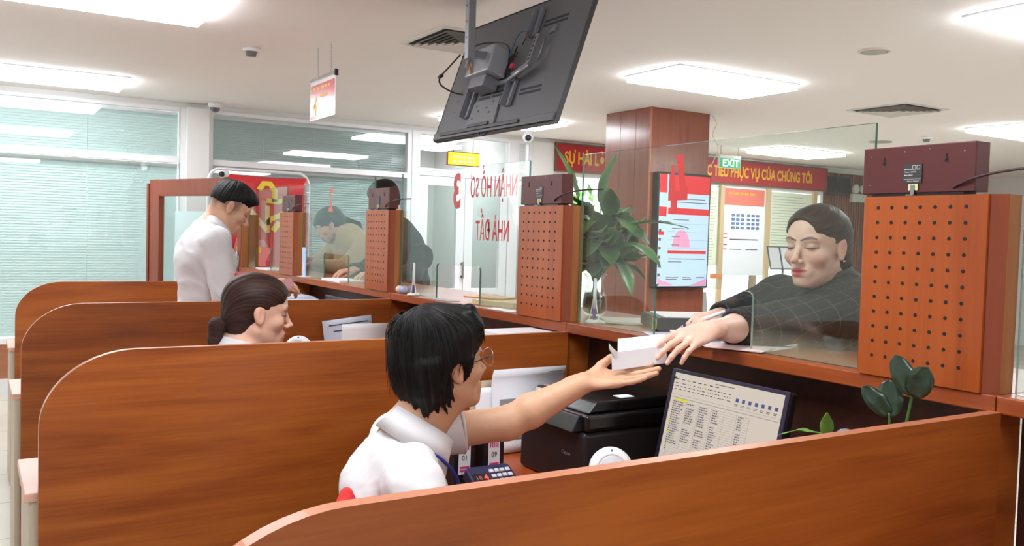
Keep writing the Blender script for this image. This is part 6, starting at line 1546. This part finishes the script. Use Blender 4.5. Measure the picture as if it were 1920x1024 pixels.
# ================================================================ the customers farther along, seen through glass
def person_B():
    O = np.array((.48, 5.10, 1.50)); H = headframe((-.9, .25), .45)
    t = thing('person', 'person with dark hair in a loose ponytail and beige jacket bending over the counter', 'person', (.80, 4.85, 0))
    neck = np.array((.58, 4.98, 1.44)); hip = np.array((.90, 4.66, .96)); shR = np.array((.58, 5.15, 1.36)); shL = np.array((.66, 4.80, 1.36)); elL = np.array((.47, 4.72, 1.20)); wrL = np.array((.27, 4.86, 1.215)); elR = np.array((.42, 5.22, 1.20)); wrR = np.array((.25, 5.06, 1.215))
    S = Fld(); head_ops(S, O, H, 'f'); S.cone(O+H@np.array((0, -.036, -.05)), neck, .046, .052, .03); torso_ops(S, neck, hip, shR, shL, infl=-.014, k=.85); arm_ops(S, shR, elR, wrR, k=.85); arm_ops(S, shL, elL, wrL, k=.85)
    hand_ops(S, wrL, (-1, .2, -.1), (0, 0, 1), .92, right=False); hand_ops(S, wrR, (-1, -.2, -.1), (0, 0, 1), .92)
    P, f = S.mesh(.004); np_mesh('body', P, f, M_SKIN, t, color=skin_color(O, H, (222, 176, 152), (180, 90, 90)))
    K = Fld(); K.frame(O, H); K.ell((0, -.020, .036), (.084, .108, .094), .001); K.ell((.02, .03, .02), (.075, .075, .075), .02); K.ell((0, -.062, -.020), (.070, .056, .080), .03); K.ell((0, .115, -.03), (.066, .060, .075), .012, sub=True)
    K.cone((0, -.11, -.01), (.03, -.18, -.09), .030, .034, .02); K.cone((.03, -.18, -.09), (.04, -.20, -.20), .034, .016, .02); K.world(); P, f = K.mesh(.0035)
    np_mesh('hair', P, f, H_BLACK, t, vec=hair_vec(O, H, (0, -.11, 0), 26.))
    C = Fld(); torso_ops(C, neck+[0, 0, -.02], hip, shR, shL, infl=.028, k=1.05, depth=1.15)
    for (a, b__, c_) in ((shR, elR, wrR), (shL, elL, wrL)): C.cone(a, b__, .074, .062, .03); C.cone(b__, lerp3(b__, c_, .85), .058, .048, .02)
    C.disp = lambda P: .008*vnoise(P*[11, 9, 13], 33); P, f = C.mesh(.006); np_mesh('jacket', P, f, C_BEIGE, t, it=2, label='beige jacket')
    L_ = Fld()
    for s_ in (1, -1): kn = np.array((.92, 4.68+s_*.1, .50)); L_.cone(hip+[0, s_*.08, -.03], kn, .10, .07, .03); L_.cone(kn, (.95, 4.68+s_*.1, .10), .065, .05, .02)
    L_.ell(hip, (.13, .17, .13), .04); P, f = L_.mesh(.01); np_mesh('trousers', P, f, C_TROUS, t)
    for s_ in (1, -1): MB().prism(rrect(.78, 1.03, 4.68+s_*.1-.04, 4.68+s_*.1+.04, .035), .0, .07, 2).build('shoe', M_BLACK, t, bevel=.012)
    return t
person_B().location.y += .12
def person_D():
    O = np.array((.52, 4.33, 1.665)); H = headframe((-.95, .1), .35)
    t = thing('person', 'person in a charcoal jacket whose head is mostly hidden behind a maroon display', 'person', (.75, 4.05, 0))
    neck = np.array((.59, 4.24, 1.50)); hip = np.array((.84, 4.00, .97)); shR = np.array((.58, 4.36, 1.33)); shL = np.array((.66, 4.03, 1.31)); elL = np.array((.52, 3.86, 1.21)); wrL = np.array((.28, 3.84, 1.215)); elR = np.array((.42, 4.36, 1.20)); wrR = np.array((.25, 4.15, 1.215))
    S = Fld(); head_ops(S, O, H, 'm'); S.cone(O+H@np.array((0, -.036, -.05)), neck, .050, .056, .03); torso_ops(S, neck, hip, shR, shL, infl=-.014, k=.9); arm_ops(S, shR, elR, wrR, k=.9); arm_ops(S, shL, elL, wrL, k=.9)
    hand_ops(S, wrL, (-1, .1, -.1), (0, 0, 1), .95, right=False); hand_ops(S, wrR, (-1, -.2, -.1), (0, 0, 1), .95)
    P, f = S.mesh(.004); np_mesh('body', P, f, M_SKIN, t, color=skin_color(O, H, (216, 166, 140), (170, 100, 90)))
    K = Fld(); K.frame(O, H); K.ell((0, -.015, .046), (.084, .106, .086), .001); K.ell((0, -.055, -.010), (.074, .056, .070), .03); K.ell((0, .110, -.02), (.085, .060, .066), .008, sub=True); K.ell((0, -.04, -.125), (.12, .12, .065), .010, sub=True); K.world(); P, f = K.mesh(.0035)
    np_mesh('hair', P, f, H_BLACK, t, vec=hair_vec(O, H, (0, -.04, .1), 30.))
    C = Fld(); torso_ops(C, neck+[0, 0, -.02], hip, shR, shL, infl=.014, k=1.0, depth=1.05)
    for (a, b__, c_) in ((shR, elR, wrR), (shL, elL, wrL)): C.cone(a, b__, .074, .062, .03); C.cone(b__, lerp3(b__, c_, .85), .058, .048, .02)
    C.disp = lambda P: .008*vnoise(P*[11, 9, 13], 43); P, f = C.mesh(.006); np_mesh('jacket', P, f, C_DARK, t, it=2, label='charcoal jacket')
    L_ = Fld()
    for s_ in (1, -1): kn = np.array((.86, 4.0+s_*.1, .50)); L_.cone(hip+[0, s_*.08, -.03], kn, .10, .07, .03); L_.cone(kn, (.88, 4.0+s_*.1, .10), .065, .05, .02)
    L_.ell(hip, (.13, .17, .13), .04); P, f = L_.mesh(.01); np_mesh('trousers', P, f, C_TROUS, t)
    for s_ in (1, -1): MB().prism(rrect(.72, .98, 4.0+s_*.1-.04, 4.0+s_*.1+.04, .035), .0, .07, 2).build('shoe', M_BLACK, t, bevel=.012)
person_D()
def person_S():
    O = np.array((4.02, 3.62, 1.10)); H = headframe((-.7, -.7), .3)
    t = thing('person', 'seated dark haired person whose head top shows over the grey checked sleeve', 'person', (4.1, 3.7, 0))
    neck = np.array((4.06, 3.66, .98)); hip = np.array((4.10, 3.70, .50)); shR = np.array((3.93, 3.78, .93)); shL = np.array((4.19, 3.54, .93))
    S = Fld(); head_ops(S, O, H, 'm'); S.cone(O+H@np.array((0, -.036, -.05)), neck, .05, .055, .03); torso_ops(S, neck, hip, shR, shL, infl=-.01, k=.9)
    for sh, sg in ((shR, 1), (shL, -1)): arm_ops(S, sh, sh+[-.06, -.06, -.24], sh+[-.22, -.22, -.26], k=.9)
    for s_ in (1, -1): hand_ops(S, (shR if s_ > 0 else shL)+[-.22, -.22, -.26], (-.7, -.7, -.1), (0, 0, 1), .95, right=s_ > 0)
    P, f = S.mesh(.005); np_mesh('body', P, f, M_SKIN, t, color=skin_color(O, H, (216, 160, 130), (170, 100, 90)))
    K = Fld(); K.frame(O, H); K.ell((0, -.015, .046), (.084, .106, .086), .001); K.ell((0, -.055, -.010), (.074, .056, .070), .03); K.ell((0, .110, -.02), (.085, .060, .066), .008, sub=True); K.ell((0, -.04, -.125), (.12, .12, .065), .010, sub=True); K.world(); P, f = K.mesh(.004)
    np_mesh('hair', P, f, H_BLACK, t, vec=hair_vec(O, H, (0, -.04, .1), 30.))
    C = Fld(); torso_ops(C, neck+[0, 0, -.02], hip, shR, shL, infl=.018, k=1.); 
    for sh in (shR, shL): C.cone(sh, sh+[-.06, -.06, -.24], .062, .055, .03); C.cone(sh+[-.06, -.06, -.24], sh+[-.18, -.18, -.255], .052, .045, .02)
    P, f = C.mesh(.007); np_mesh('jacket', P, f, C_TROUS, t)
    L_ = Fld()
    for s_ in (1, -1):
        o_ = np.array((.07*s_, -.07*s_, 0)); kn = np.array((3.82, 3.42, .50))+o_; L_.cone(hip+o_, kn, .09, .065, .03); L_.cone(kn, kn+[-.02, -.02, -.40], .062, .05, .02)
    L_.ell(hip, (.14, .14, .11), .04); P, f = L_.mesh(.01); np_mesh('trousers', P, f, C_TROUS, t)
    for s_ in (1, -1): MB().box(-.13, .06, -.04, .04, 0, .07, M=rotz((3.80+.07*s_, 3.40-.07*s_, 0), math.pi/4)).build('shoe', M_BLACK, t, bevel=.01)
person_S()
c_ = thing('waiting_chair', 'single pale metal chair of the seated waiting person', 'chair', (4.1, 3.7, 0))
Mx = rotz((4.12, 3.72, 0), math.pi/4)
MB().box(-.22, .22, -.22, .22, .37, .40, M=Mx).build('seat', MATS['chair_metal'], c_, bevel=.005); MB().box(.20, .23, -.22, .22, .40, .80, M=Mx).build('backrest', MATS['chair_metal'], c_, bevel=.005)
for sx in (-1, 1):
    for sy in (-1, 1): MB().cyl(Mx @ Vector((sx*.19, sy*.19, 0)), Mx @ Vector((sx*.19, sy*.19, .37)), .012).build('leg', M_STEEL, c_)

for o_ in bpy.data.objects:
    if '_o' in o_: del o_['_o']
